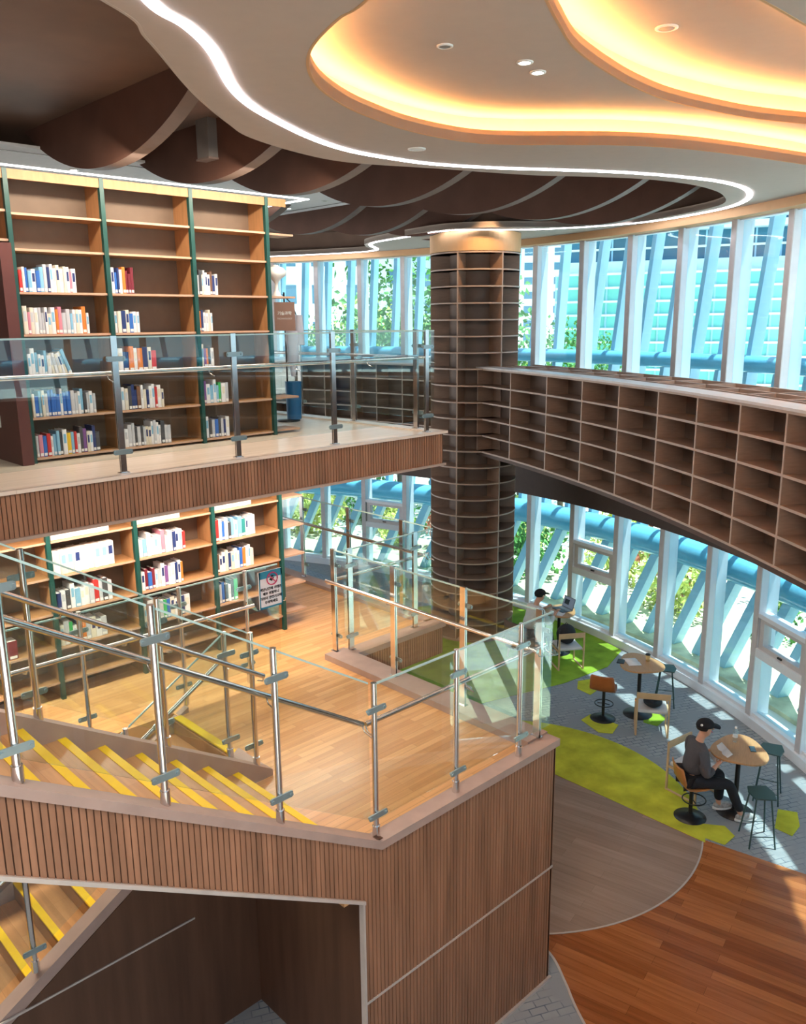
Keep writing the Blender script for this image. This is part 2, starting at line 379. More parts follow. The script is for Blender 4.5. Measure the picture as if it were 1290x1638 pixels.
struct(z_.build('floor_lime_carpet', 'lime'), 'lime green carpet segment behind the grey brown planks', 'carpet')
z_ = MB(); z_.prism([(9.0, 9.0), (10.4, 8.75), (12.0, 8.25), (13.2, 8.1), (14.1, 8.35), (14.62, 9.8), (14.7, 12.4), (9.0, 15)], 0.003, 0.009)
struct(z_.build('floor_green_carpet', 'green'), 'green carpet area under the laptop table', 'carpet')
def quadpatch(name, px, m, label):
    z = MB(); z.prism([(atz(u, v, 0).x, atz(u, v, 0).y) for u, v in px], 0.002, 0.008)
    struct(z.build(name, m), label, 'carpet')
quadpatch('floor_lime_tile', [(945, 1143), (990, 1160), (980, 1174), (958, 1172), (930, 1152)], 'lime', 'lime carpet tile beside the round base of the tan bar chair')
quadpatch('floor_lime_tile', [(925, 1090), (948, 1086), (965, 1098), (945, 1112), (924, 1102)], 'lime', 'lime carpet tile left of the tan bar chair')
quadpatch('floor_lime_tile', [(1245, 1295), (1276, 1300), (1280, 1322), (1268, 1338), (1240, 1325)], 'lime', 'lime carpet tile right of the teal stool')
quadpatch('floor_lime_tile', [(1122, 1318), (1160, 1322), (1176, 1338), (1160, 1352), (1120, 1338)], 'lime', 'lime carpet tile in front of the reading man')
quadpatch('floor_lime_tile', [(1028, 1138), (1050, 1138), (1066, 1150), (1052, 1162), (1030, 1156)], 'green', 'green carpet tile under the bench chair')

# unseen enclosing walls near the camera, added to hold back sky light
s = MB()
for (c0, c1) in ((0, 0.25), (2.75, 5.25), (8.0, 8.9)): s.box(-7.1, -1.85, c0, 2.6, -1.75, c1)
for i in range(8):
    for (c0, c1) in ((0.25, 2.75), (5.25, 8.0)): s.box(-7.1 + i * 1.36, -1.87, c0, -6.95 + i * 1.36, -1.73, c1)
struct(s.build('wall_back', 'wallpaint'), 'added unseen wall with window openings behind the photographer', 'wall')
s = MB(); s.box(-7.2, -1.85, 0, -7.1, 14.1, 8.9); struct(s.build('wall_west', 'wallpaint'), 'added unseen wall left of the stair', 'wall')
s = MB(); s.box(-7.1, 14.0, 0, 4.5, 14.1, 8.9); struct(s.build('wall_north', 'wallpaint'), 'plain wall behind the bookcases', 'wall')

# mid level floor and landing
LX0, LX1, LY0 = 3.78, 5.98, 4.22
LFY0, LFY1 = 6.08, 7.28      # lower flight
m_ = MB(); m_.prism([(LX0, 5.66), (3.43, 5.66), (3.43, LY0 + 0.02), (LX1, LY0 + 0.02), (LX1, 7.17), (7.55, 7.17), (7.55, 10.9), (7.55, 13.5), (-6, 13.5), (-6, 7.36), (LX0, 7.36)], MZ - 0.36, MZ)
struct(m_.build('floor_mid_level', 'oak'), 'orange oak plank floor of the stair landing and lower library', 'floor')
u_ = MB(); u_.prism([(-6, 7.17), (7.55, 7.17), (7.55, 11.2), (6.9, 13.5), (-6, 13.5)], UZ - 0.36, UZ)
struct(u_.build('floor_upper_level', 'upfloor'), 'pale beige floor of the upper gallery', 'floor')
u_ = MB(); u_.prism([(-5, 4.22), (-0.47, 4.22), (-0.47, 5.66), (-3, 5.66), (-3, 7.1), (-5, 7.1)], UZ - 0.36, UZ)
struct(u_.build('floor_upper_stairhead', 'upfloor'), 'pale floor at the head of the stair', 'floor')

def slatted(name, x0, x1, y, top, bot, label, axis='x', backing=0.05, step=0.04, sgn=-1, parent=None):
    # upright slats on a dark backing board; top/bot are functions of the running coordinate
    s = MB(); s.m = 1
    def P(a, b, z): return Vector((a, b, z)) if axis == 'x' else Vector((b, a, z))
    n = max(2, int((x1 - x0) / 0.4)); 
    xs = [x0 + (x1 - x0) * i / n for i in range(n + 1)]
    for a, b in zip(xs, xs[1:]):
        s.hexa([P(a, y, bot(a)), P(b, y, bot(b)), P(b, y - sgn * backing, bot(b)), P(a, y - sgn * backing, bot(a)),
                P(a, y, top(a)), P(b, y, top(b)), P(b, y - sgn * backing, top(b)), P(a, y - sgn * backing, top(a))])
    s.m = 0; k = int((x1 - x0) / step)
    for i in range(k):
        a = x0 + i * step + 0.003; b = min(a + step * 0.80, x1)
        s.hexa([P(a, y + sgn * 0.012, bot(a)), P(b, y + sgn * 0.012, bot(b)), P(b, y, bot(b)), P(a, y, bot(a)),
                P(a, y + sgn * 0.012, top(a)), P(b, y + sgn * 0.012, top(b)), P(b, y, top(b)), P(a, y, top(a))])
    return struct(s.build(name, ['slat', 'groove'], parent), label, 'wall')
SL = 0.607
def stair_z(x): return 2.60 + SL * (3.78 - x)       # stringer line of the upper flight
def ztop(x): return 2.60 if x >= 3.78 else stair_z(x)
def zbot(x): return 0.0 if x >= 3.6 else stair_z(x) - 0.49
xl, xr = -0.6, 6.03
slatted('wall_stair_fascia', xl, 3.60, LY0, ztop, lambda x: stair_z(x) - 0.49, 'slatted walnut fascia under the upper stair flight')
slatted('wall_landing_front', 3.60, xr, LY0, ztop, lambda x: 0.0, 'slatted walnut front wall below the landing')
slatted('wall_landing_side', LY0, 7.17, xr, lambda x: 2.6, lambda x: 0.0, 'slatted walnut side wall below the landing', axis='y', sgn=1)
slatted('wall_gallery_fascia', -4, 7.58, 7.15, lambda x: UZ - 0.01, lambda x: 4.76, 'slatted walnut fascia of the upper gallery')
slatted('wall_gallery_fascia_side', 7.15, 11.1, 7.57, lambda x: UZ - 0.01, lambda x: 4.76, 'slatted side fascia of the upper gallery', axis='y', sgn=1)
slatted('wall_balcony_fascia', 6.05, 7.58, 7.15, lambda x: MZ - 0.01, lambda x: 2.22, 'slatted walnut fascia of the lower balcony')
slatted('wall_balcony_fascia_side', 7.15, 13.4, 7.57, lambda x: MZ - 0.01, lambda x: 2.22, 'slatted side fascia of the lower balcony', axis='y', sgn=1)
# recess walls beneath
s = MB(); s.hexa([(-2, 6.05, 0), (3.8, 6.05, 0), (3.8, 6.11, 0), (-2, 6.11, 0), (-2, 6.05, 0.02), (3.8, 6.05, 2.50), (3.8, 6.11, 2.50), (-2, 6.11, 0.02)])
def lz(x): return 2.60 - SL * (3.75 - x)            # lower flight line
s = MB(); s.hexa([(-0.5, 6.03, 0), (3.8, 6.03, 0), (3.8, 6.07, 0), (-0.5, 6.07, 0), (-0.5, 6.03, max(0.02, lz(-0.5) - 0.06)), (3.8, 6.03, 2.56), (3.8, 6.07, 2.56), (-0.5, 6.07, max(0.02, lz(-0.5) - 0.06))])
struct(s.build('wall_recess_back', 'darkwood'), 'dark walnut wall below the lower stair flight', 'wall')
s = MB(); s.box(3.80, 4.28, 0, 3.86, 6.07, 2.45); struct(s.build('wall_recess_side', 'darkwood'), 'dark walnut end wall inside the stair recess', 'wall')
s = MB(); s.hexa([(-0.6, 4.27, stair_z(-0.6) - 0.49), (3.80, 4.27, stair_z(3.8) - 0.49), (3.80, 5.62, stair_z(3.8) - 0.49), (-0.6, 5.62, stair_z(-0.6) - 0.49),
                  (-0.6, 4.27, stair_z(-0.6) - 0.46), (3.80, 4.27, stair_z(3.8) - 0.46), (3.80, 5.62, stair_z(3.8) - 0.46), (-0.6, 5.62, stair_z(-0.6) - 0.46)])
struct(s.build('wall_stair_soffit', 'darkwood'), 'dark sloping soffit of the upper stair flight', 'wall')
# metal seams
s = MB()
s.box(3.60, LY0 - 0.018, 1.285, xr, LY0 - 0.008, 1.305)
struct(s.build('trim_3', 'seam'), 'thin horizontal metal seam across the landing wall', 'trim')
s = MB(); s.box(1.2, 6.02, 1.285, 3.15, 6.035, 1.302); struct(s.build('trim_4', 'seam'), 'thin horizontal metal seam on the recess wall', 'trim')
s = MB(); s.box(3.585, LY0 - 0.02, 0, 3.605, LY0 + 0.03, stair_z(3.6) - 0.49)
s.hexa([(xl, LY0 - 0.03, stair_z(xl) - 0.515), (3.605, LY0 - 0.03, stair_z(3.605) - 0.515), (3.605, LY0 + 0.04, stair_z(3.605) - 0.515), (xl, LY0 + 0.04, stair_z(xl) - 0.515),
        (xl, LY0 - 0.03, stair_z(xl) - 0.485), (3.605, LY0 - 0.03, stair_z(3.605) - 0.485), (3.605, LY0 + 0.04, stair_z(3.605) - 0.485), (xl, LY0 + 0.04, stair_z(xl) - 0.485)])
struct(s.build('trim_5', 'seam'), 'pale metal edging around the stair recess opening', 'trim')
s = MB(); s.box(3.6, LY0 - 0.035, 0, xr + 0.02, LY0 - 0.005, 0.03); struct(s.build('baseboard_landing', 'seam'), 'metal foot strip of the landing wall', 'trim')
# gallery edge strips
def strip_box(name, x0, y0, z0, x1, y1, z1, m, label):
    s = MB(); s.box(x0, y0, z0, x1, y1, z1); struct(s.build(name, m), label, 'trim')
strip_box('trim_6', -4, 7.10, UZ - 0.012, 7.62, 7.30, UZ + 0.02, 'upfloor', 'pale edge strip of the upper gallery floor')
strip_box('trim_7', 7.42, 7.30, UZ - 0.012, 7.62, 11.1, UZ + 0.02, 'upfloor', 'pale side edge strip of the upper gallery floor')
strip_box('trim_8', -4, 7.11, 4.735, 7.60, 7.2, 4.762, 'rackedge', 'pale lower strip of the upper gallery fascia')
# curbs of the landing
def curb(name, pts, wdt, label, h=0.06):
    s = MB(); P = [Vector(p) for p in pts]; inner = []; outer = []
    for i, p in enumerate(P):
        a = P[max(0, i - 1)]; b = P[min(len(P) - 1, i + 1)]
        d1 = (p - a); d2 = (b - p)
        d1.z = d2.z = 0
        if d1.length < 1e-6: d1 = d2
        if d2.length < 1e-6: d2 = d1
        d1.normalize(); d2.normalize(); t = (d1 + d2).normalized(); n_ = Vector((-t.y, t.x, 0)); k = 1 / max(0.3, t.dot(d1))
        inner.append(p + n_ * wdt * k); outer.append(p)
    for i in range(len(P) - 1):
        s.hexa([outer[i] - Vector((0, 0, 0.02)), outer[i + 1] - Vector((0, 0, 0.02)), inner[i + 1] - Vector((0, 0, 0.02)), inner[i] - Vector((0, 0, 0.02)),
                outer[i] + Vector((0, 0, h)), outer[i + 1] + Vector((0, 0, h)), inner[i + 1] + Vector((0, 0, h)), inner[i] + Vector((0, 0, h))])
    struct(s.build(name, 'curb'), label, 'curb')
Y0c = LY0 - 0.03
curb('trim_9', [(-0.6, Y0c, stair_z(-0.6)), (3.78, Y0c, 2.60), (6.06, Y0c, 2.60)], 0.15, 'grey brown curb along the stair and landing edge', 0.05)
curb('trim_10', [(6.06, 4.34, 2.6), (6.06, 7.35, 2.6)], 0.30, 'grey brown curb along the lounge side of the landing', 0.07)
curb('trim_11', [(6.06, 7.13, 2.6), (7.62, 7.13, 2.6)], 0.22, 'grey brown curb of the lower balcony front', 0.05)
curb('trim_12', [(7.62, 7.30, 2.6), (7.62, 13.4, 2.6)], 0.20, 'grey brown curb of the lower balcony side', 0.05)

# ------------------------------------------------------------------ stairs
def flight(name, label, y0, y1, xfirst, zfirst, n, up=True):
    t = thing(name, label, 'stairs', (xfirst, (y0 + y1) / 2, 0))
    tr_, rs = MB(), MB()
    ys0, ys1 = y0 - (y0 + y1) / 2, y1 - (y0 + y1) / 2
    run, rise = 0.28, 0.17
    for i in range(n):
        if up: xa = -i * run; z = zfirst + (i + 1) * rise
        else: xa = -i * run; z = zfirst - (i + 1) * rise
        if up:   # nosing on the right edge, tread goes left
            tr_.box(xa - run - 0.02, ys0, z - 0.04, xa, ys1, z)
            rs.box(xa - 0.035, ys0, z - rise, xa - 0.012, ys1, z - 0.04)
            ny = MB(); ny.box(xa - 0.058, ys0 + 0.002, z - 0.012, xa + 0.002, ys1 - 0.002, z + 0.004)
        else:
            tr_.box(xa - run, ys0, z - 0.04, xa + 0.02, ys1, z)
            rs.box(xa - 0.0, ys0, z - 0.0, xa + 0.02, ys1, z + rise - 0.03)
            ny = MB(); ny.box(xa - run - 0.002, ys0 + 0.002, z - 0.012, xa - run + 0.058, ys1 - 0.002, z + 0.004)
        o = ny.build('nosing_strip', 'yellow', t)
        o['label'] = 'yellow anti-slip nosing'
    tr_.build('treads', 'tread', t); rs.build('risers', 'tread', t)
    st = MB()
    return t
UF0, UF1 = LY0 + 0.12, 5.64
uf = flight('stair_flight', 'oak stair flight with yellow nosings rising to the upper gallery', UF0, UF1, 3.45, 2.60, 15, True)
lf = flight('stair_flight', 'oak stair flight with yellow nosings going down behind the recess wall', LFY0 + 0.1, LFY1 - 0.02, 3.72, 2.60, 15, False)
# a nosing where the lower flight leaves the landing
s = MB(); s.box(LX0 - 0.02 - 3.72 - 0.03, -(LFY1 - LFY0 - 0.12) / 2, MZ - 0.01, LX0 + 0.03 - 3.72, (LFY1 - LFY0 - 0.12) / 2, MZ + 0.006)
s.build('nosing_strip', 'yellow', lf)['label'] = 'yellow anti-slip nosing'
# inner stringers
def stringer(name, label, parent, y0, y1, pts):
    s = MB(); px_, py_ = parent.location.x, parent.location.y
    for (xa, za, ta), (xb, zb, tb) in zip(pts, pts[1:]):
        s.hexa([(xa - px_, y0 - py_, za), (xb - px_, y0 - py_, zb), (xb - px_, y1 - py_, zb), (xa - px_, y1 - py_, za),
                (xa - px_, y0 - py_, ta), (xb - px_, y0 - py_, tb), (xb - px_, y1 - py_, tb), (xa - px_, y1 - py_, ta)])
    s.build(name, 'curb', parent)
stringer('stringer', '', uf, UF1, UF1 + 0.10, [(-0.6, stair_z(-0.6) - 0.45, stair_z(-0.6) + 0.05), (3.80, 2.2, 2.66)])
stringer('stringer', '', lf, LFY0 - 0.04, LFY0 + 0.10, [(-0.5, lz(-0.5) - 0.06, lz(-0.5) + 0.13), (3.80, lz(3.80) - 0.08, lz(3.8) + 0.03)])
stringer('stringer', '', lf, LFY1 - 0.02, LFY1 + 0.06, [(-0.5, lz(-0.5) - 0.3, lz(-0.5) + 0.13), (3.90, 2.2, 2.66)])
s = MB(); s.box(3.62, 5.70, 2.25, 3.80, 6.10, 2.655); struct(s.build('trim_13', 'curb'), 'short curb joining the two stair flights', 'curb')

# ================================================================== RAILINGS
def railing(name, label, pts, h=1.24, step=0.9, inner=1, hand=True, postr=0.023, flat=None, group=None, posts=None, handh=0.9, hoff=0.10, glassbot=0.14, handcut=0.0):
    """pts: base points; panels between posts; inner = side (+1 left of travel) carrying the handrail"""
    P = [Vector(p) for p in pts]; t = thing(name, label, 'railing', tuple(P[0]), 0, group); O = P[0].copy()
    P = [p - O for p in P]; up = Vector((0, 0, 1)); hl = []
    for si, (a, b) in enumerate(zip(P, P[1:])):
        d = b - a; L = Vector((d.x, d.y, 0)).length; hd = Vector((d.x, d.y, 0)).normalized(); nn = Vector((-hd.y, hd.x, 0)) * inner
        if posts and posts[si]: ts = [q / L for q in posts[si]]
        else:
            k = max(1, round(L / step)); ts = [(i + 0.0) / k for i in range(k + 1)]
            if si > 0: ts = ts[1:] if len(ts) > 1 else ts
        allt = sorted(set(([0.0] if (si > 0 and not (posts and posts[si])) else []) + ts))
        for q in ts:
            c = a + d * q
            mb = MB()
            if flat: 
                mt = Matrix.Translation(c) @ Matrix(((hd.x, nn.x, 0), (hd.y, nn.y, 0), (0, 0, 1))).to_4x4()
                mb.box(-flat / 2, -0.016, 0, flat / 2, -0.006, h, mt); mb.box(-flat / 2, 0.006, 0, flat / 2, 0.016, h, mt); mb.box(-flat / 2 - 0.02, -0.03, 0, flat / 2 + 0.02, 0.03, 0.012, mt)
            else:
                mb.tube([c - hd * 0.0, c + up * h], postr, 10); mb.tube([c, c + up * 0.10], postr * 1.35, 10)
            post = mb.build('post', 'steel', t)
            for zc in (0.20, h - 0.20):
                cp = MB(); mt = Matrix.Translation(c + up * zc - nn * 0.028) @ Matrix(((hd.x, nn.x, 0), (hd.y, nn.y, 0), (0, 0, 1))).to_4x4()
                sl = 0.0
                pl = [(-0.09, -0.016), (-0.08, -0.023), (0.08, -0.023), (0.09, -0.016), (0.09, 0.016), (0.08, 0.023), (-0.08, 0.023), (-0.09, 0.016)]
                vs = [mt @ Vector((x, y, z + x * sl)) for y in (-0.006, 0.006) for x, z in pl]; n8 = 8
                cp.add(vs, [tuple(range(8)), tuple(reversed(range(8, 16)))] + [(i, (i + 1) % 8, 8 + (i + 1) % 8, 8 + i) for i in range(8)])
                for sx in (-0.075, 0.075): cp.tube([mt @ Vector((sx, -0.016, sx * sl)), mt @ Vector((sx, 0.02, sx * sl))], 0.012, 8)
                cp.build('clamp', 'clamp', post)
        gs = allt if allt[0] < 0.02 else [0.0] + allt
        if gs[-1] < 0.98: gs = gs + [1.0]
        for q0, q1 in zip(gs, gs[1:]):
            if (q1 - q0) * L < 0.12: continue
            e = 0.028 / L; c0 = a + d * (q0 + e); c1 = a + d * (q1 - e); th = nn * 0.005
            g = MB(); zb, zt = up * glassbot, up * (h - 0.02)
            g.hexa([c0 - th + zb, c1 - th + zb, c1 + th + zb, c0 + th + zb, c0 - th + zt, c1 - th + zt, c1 + th + zt, c0 + th + zt])
            go = g.build('glass_panel', 'glass', t)
            e_ = MB(); zt2 = up * (h - 0.005); th2 = nn * 0.006
            e_.hexa([c0 - th2 + zt, c1 - th2 + zt, c1 + th2 + zt, c0 + th2 + zt, c0 - th2 + zt2, c1 - th2 + zt2, c1 + th2 + zt2, c0 + th2 + zt2])
            e_.build('top_edge', 'gedge', go)
        hl.append((a, b, nn))
    if hand:
        pl = []
        for i, (a, b, nn) in enumerate(hl):
            o1 = a + nn * hoff + up * handh; o2 = b + nn * hoff + up * handh
            if i == 0: pl.append(o1)
            else:
                pa, pb, pn = hl[i - 1]; bis = (pn + nn).normalized(); pl.append(a + bis * hoff / max(0.5, bis.dot(nn)) + up * handh)
            if i == len(hl) - 1: pl.append(o2)
        if handcut: pl[-1] = pl[-1] - (pl[-1] - pl[-2]).normalized() * handcut
        hb = MB(); hb.tube(pl, 0.021, 12); hr = hb.build('handrail', 'steel', t)
        br = MB()
        for a, b, nn in hl:
            L = (b - a).length; k = max(1, int(L / 0.9))
            for i in range(k + 1):
                c = a + (b - a) * (i / k); br.tube([c + up * (handh - 0.07) , c + nn * hoff * 0.8 + up * (handh - 0.05), c + nn * hoff + up * (handh - 0.01)], 0.006, 6)
        br.build('bracket', 'steel', hr)
    return t
yc = LY0 + 0.05
railing('glass_railing', 'glass railing with steel posts along the near side of the rising stair', [(-0.35, yc, stair_z(-0.35) + .05), (1.26, yc, stair_z(1.26) + .05), (2.10, yc, stair_z(2.10) + .05), (2.92, yc, stair_z(2.92) + .05), (3.76, yc, 2.66)][0:5],
        posts=[[0.0, 0.8], [0.03], [0.0], [0.0]], h=1.27)
railing('glass_railing', 'glass railing along the near edge of the wood landing', [(3.79, yc, 2.65), (6.02, yc, 2.65)], posts=[[0.0, 0.90, 1.74]], h=1.27)
railing('glass_railing', 'long glass railing between the wood landing and the lounge', [(5.92, 7.36, 2.66), (5.92, 4.30, 2.66)], posts=[[0.02, 1.04, 2.06, 3.0]], h=1.27, inner=-1, flat=0.07)
railing('glass_railing', 'short glass railing on the front of the lower balcony', [(5.97, 7.25, 2.65), (7.52, 7.25, 2.65)], posts=[[0.12, 1.2]], h=1.27, inner=1, flat=0.07)
railing('glass_railing', 'glass railing on the window side of the lower balcony', [(7.52, 7.30, 2.65), (7.52, 11.0, 2.65)], posts=[[0.55, 1.65, 2.75, 3.6]], h=1.27, inner=1, flat=0.07)
railing('glass_railing', 'glass railing along the front of the upper gallery', [(1.29, 7.2, UZ + .02), (7.5, 7.2, UZ + .02)], posts=[[0.0, 0.87, 2.10, 3.33, 4.59, 6.05]], h=1.23, inner=1, flat=0.055)
railing('glass_railing', 'glass railing on the window side of the upper gallery', [(7.5, 7.24, UZ + .02), (7.5, 11.1, UZ + .02)], posts=[[0.3, 1.5, 2.7, 3.8]], h=1.23, inner=1, flat=0.07)
railing('glass_railing', 'glass railing on the inner side of the rising stair', [(-0.35, 5.69, stair_z(-0.35) + .05), (3.72, 5.69, 2.68)], posts=[[1.4, 2.25, 3.2, 4.02]], h=1.25, inner=-1)
railing('glass_railing', 'glass railing on the near side of the descending stair', [(0.3, 6.10, lz(0.3) + .13), (3.70, 6.10, 2.66)], posts=[[0.6, 1.5, 2.4, 3.36]], h=1.22, inner=1)
sr = railing('glass_railing', 'glass railing with the warning sign in front of the lower bookcase', [(0.5, 7.33, 2.66), (5.15, 7.33, 2.66)], posts=[[0.6, 1.5, 2.4, 3.42, 4.2]], h=1.27, inner=-1, handcut=0.42)

# ================================================================== FACADE
def fpt(a, r, z=0): return Vector((FC.x + r * math.cos(math.radians(a)), FC.y + r * math.sin(math.radians(a)), z))
ANG = [-4.65 - 5.225 * k for k in range(-10, 16)]
ANG.sort()
LO0, LO1, UP0, UP1 = 0.16, 2.70, 5.20, 8.02
nwin = 0; ntrim = 20
def radial_box(mb, a, r0, r1, w2, z0, z1, lean=0.0):
    t = Vector((-math.sin(math.radians(a)), math.cos(math.radians(a)), 0)); n_ = Vector((math.cos(math.radians(a)), math.sin(math.radians(a)), 0))
    c = Vector((FC.x, FC.y, 0)); q = []
    for z, sh in ((z0, 0.0), (z1, lean)):
        for r, s_ in ((r0, -1), (r0, 1), (r1, 1), (r1, -1)): q.append(c + n_ * r + t * (s_ * w2 + sh) + Vector((0, 0, z)))
    mb.hexa(q)
TRANS = {-14.2: 1, -35.3: 1, 14.5: 1}
for i, a in enumerate(ANG):
    mb = MB(); radial_box(mb, a, FR - 0.06, FR + 0.27, 0.06, 0.0, UP1)
    mb.m = 1; radial_box(mb, a, FR - 0.075, FR - 0.06, 0.06, 0.0, UP1)
    struct(mb.build('trim_%d' % (ntrim + i), ['mull', 'mullin']), 'tall white window mullion of the curved facade', 'mullion')
ntrim += len(ANG)
for lvl, (z0, z1) in enumerate(((LO0, LO1), (UP0, UP1))):
    for a, b in zip(ANG, ANG[1:]):
        nwin += 1; da = 0.26; pa = fpt(a + da, FR + 0.06); pb = fpt(b - da, FR + 0.06); qa = fpt(a + da, FR + 0.08); qb = fpt(b - da, FR + 0.08)
        fz0, fz1 = z0 + 0.05, z1 - 0.02
        fr = MB()
        for (c0, c1) in ((z0, fz0), (fz1, z1)):
            fr.hexa([fpt(a + .2, FR - 0.02, c0), fpt(b - .2, FR - 0.02, c0), fpt(b - .2, FR + 0.14, c0), fpt(a + .2, FR + 0.14, c0),
                     fpt(a + .2, FR - 0.02, c1), fpt(b - .2, FR - 0.02, c1), fpt(b - .2, FR + 0.14, c1), fpt(a + .2, FR + 0.14, c1)])
        if lvl == 0 and a < -62: 
            nwin -= 1; wl = MB(); wl.hexa([fpt(a, FR - .04, c) if 0 else fpt(q_, r_, c) for c in (0.1, 2.75) for q_, r_ in ((a, FR - .04), (b, FR - .04), (b, FR + .1), (a, FR + .1))]); struct(wl.build('wall_light_block', 'wallpaint'), 'wall section added in the curved facade to block window light', 'wall'); continue  # unseen wall added in place of lower windows, keeps light off landing front
        trans = lvl == 0 and any(abs((a + b) / 2 - ta + 0.0) < 2.7 for ta in (-12.4, -33.3, 13.8))
        if trans:
            for (c0, c1) in ((1.86, 1.93), (1.20, 1.34)):
                fr.hexa([fpt(a + .2, FR - 0.07, c0), fpt(b - .2, FR - 0.07, c0), fpt(b - .2, FR + 0.14, c0), fpt(a + .2, FR + 0.14, c0),
                         fpt(a + .2, FR - 0.07, c1), fpt(b - .2, FR - 0.07, c1), fpt(b - .2, FR + 0.14, c1), fpt(a + .2, FR + 0.14, c1)])
        wo_ = fr.build('window_%d' % nwin, 'mull')
        struct(wo_, ('upper' if lvl else 'lower') + ' storey window of the curved glass facade', 'window')
        g = MB(); g.hexa([Vector((p.x, p.y, fz0)) for p in (pa, pb, qb, qa)] + [Vector((p.x, p.y, fz1)) for p in (pa, pb, qb, qa)])
        g.build('pane', 'pane', wo_)
        if trans:
            sh = MB(); sm_ = (a + b) / 2
            def bar(a0, a1, r0, r1, c0, c1): sh.hexa([fpt(a0, r0, c0), fpt(a1, r0, c0), fpt(a1, r1, c0), fpt(a0, r1, c0), fpt(a0, r0, c1), fpt(a1, r0, c1), fpt(a1, r1, c1), fpt(a0, r1, c1)])
            bar(a + .35, a + .75, FR - 0.04, FR + 0.1, 1.34, 1.86); bar(b - .75, b - .35, FR - 0.04, FR + 0.1, 1.34, 1.86)
            bar(a + .75, b - .75, FR - 0.04, FR + 0.1, 1.34, 1.42); bar(a + .75, b - .75, FR - 0.04, FR + 0.1, 1.79, 1.86)
            so = sh.build('opening_sash', 'mullin', wo_)
            hm = MB(); hm.hexa([fpt(sm_ - .2, FR - 0.07, 1.375), fpt(sm_ + .2, FR - 0.07, 1.375), fpt(sm_ + .2, FR - 0.04, 1.375), fpt(sm_ - .2, FR - 0.04, 1.375), fpt(sm_ - .2, FR - 0.07, 1.40), fpt(sm_ + .2, FR - 0.07, 1.40), fpt(sm_ + .2, FR - 0.04, 1.40), fpt(sm_ - .2, FR - 0.04, 1.40)])
            hm.build('handle', 'black', so)
def ringband(name, r0, r1, z0, z1, m, label, a0=-83.5, a1=50, cat='trim'):
    s = MB(); s.strip(arc(FC, r0, a0, a1, 70), arc(FC, r1, a0, a1, 70), z0, z1); return struct(s.build(name, m), label, cat)
ringband('baseboard_facade', FR - 0.12, FR + 0.25, 0.0, 0.16, 'mull', 'white sill kerb at the foot of the curved facade')
ringband('wall_facade_beam', FR - 0.10, FR + 0.22, 2.70, 5.20, 'beam', 'dark brown beam band between the two window storeys', cat='wall')
ringband('wall_facade_head', FR - 0.30, FR + 0.25, 8.02, 8.16, 'lip', 'tan band above the upper windows', cat='wall')
ringband('wall_facade_top', FR + 0.0, FR + 0.25, 8.16, 8.95, 'ceil', 'plain wall band above the ceiling edge', cat='wall')

# ================================================================== CURVED BOOKCASE
RC = Vector((-13.25, 19.56)); RR = 27.17
def rpt(a, off=0.0): return Vector((RC.x + (RR + off) * math.cos(math.radians(a)), RC.y + (RR + off) * math.sin(math.radians(a))))
RT, RB = 5.60, 4.00
DIVA = [-18.72, -21.32, -23.98, -26.39, -28.68, -30.9, -32.88, -34.81, -36.65, -38.4, -40.1, -41.8, -43.5, -45.15]
A0, A1 = -18.6, -45.2
def rarc(off, a0=A0, a1=A1, n=60): return [rpt(a0 + (a1 - a0) * i / n, off) for i in range(n + 1)]
cb = thing('curved_bookcase', 'long curved empty bookcase of brown cubbies hanging in front of the windows', 'bookcase', (rpt(-30).x, rpt(-30).y, RB))
def cbuild(mb, name, m):
    o = mb.build(name, m, cb); o.location = -Vector(cb.location); return o
for k in range(6):
    z = RB + (RT - RB) * k / 5
    s = MB(); s.strip(rarc(0.0), rarc(0.42), z - 0.028, z); s.m = 1; s.strip(rarc(-0.006), rarc(0.0), z - 0.030, z)
    cbuild(s, 'shelf', ['rack', 'rackedge'])
s = MB(); s.strip(rarc(0.40), rarc(0.44), RB, RT); cbuild(s, 'back_panel', 'rackback')
for a in DIVA:
    p0, p1 = rpt(a, -0.002), rpt(a, 0.42); t_ = Vector((-math.sin(math.radians(a)), math.cos(math.radians(a)))) * 0.014
    s = MB(); s.hexa([(*(p0 - t_), RB), (*(p0 + t_), RB), (*(p1 + t_), RB), (*(p1 - t_), RB), (*(p0 - t_), RT), (*(p0 + t_), RT), (*(p1 + t_), RT), (*(p1 - t_), RT)])
    s.m = 1; q0 = rpt(a, -0.008); s.hexa([(*(q0 - t_), RB), (*(q0 + t_), RB), (*(p0 + t_), RB), (*(p0 - t_), RB), (*(q0 - t_), RT), (*(q0 + t_), RT), (*(p0 + t_), RT), (*(p0 - t_), RT)])
    cbuild(s, 'divider', ['rack', 'rackedge'])
s = MB(); s.strip(rarc(-0.015), rarc(0.32), RT, RT + 0.03); cbuild(s, 'top_board', 'racktop')
s = MB()
for o0, o1 in ((0.84, 0.88), (1.30, 1.34)): s.strip(rarc(o0), rarc(o1), RT - 0.20, RT + 0.03)
s.strip(rarc(0.32), rarc(0.36), RT - 0.0, RT + 0.03); s.strip(rarc(0.45), rarc(0.48), RT - 0.2, RT + 0.03)
for i in range(17):
    a = -19.5 - i * 1.55; t_ = Vector((-math.sin(math.radians(a)), math.cos(math.radians(a)))) * 0.018; p0, p1 = rpt(a, 0.48), rpt(a, 1.30)
    s.hexa([(*(p0 - t_), RT - 0.2), (*(p0 + t_), RT - 0.2), (*(p1 + t_), RT - 0.2), (*(p1 - t_), RT - 0.2), (*(p0 - t_), RT + .03), (*(p0 + t_), RT + .03), (*(p1 + t_), RT + .03), (*(p1 - t_), RT + .03)])
cbuild(s, 'top_grid', 'rackedge')
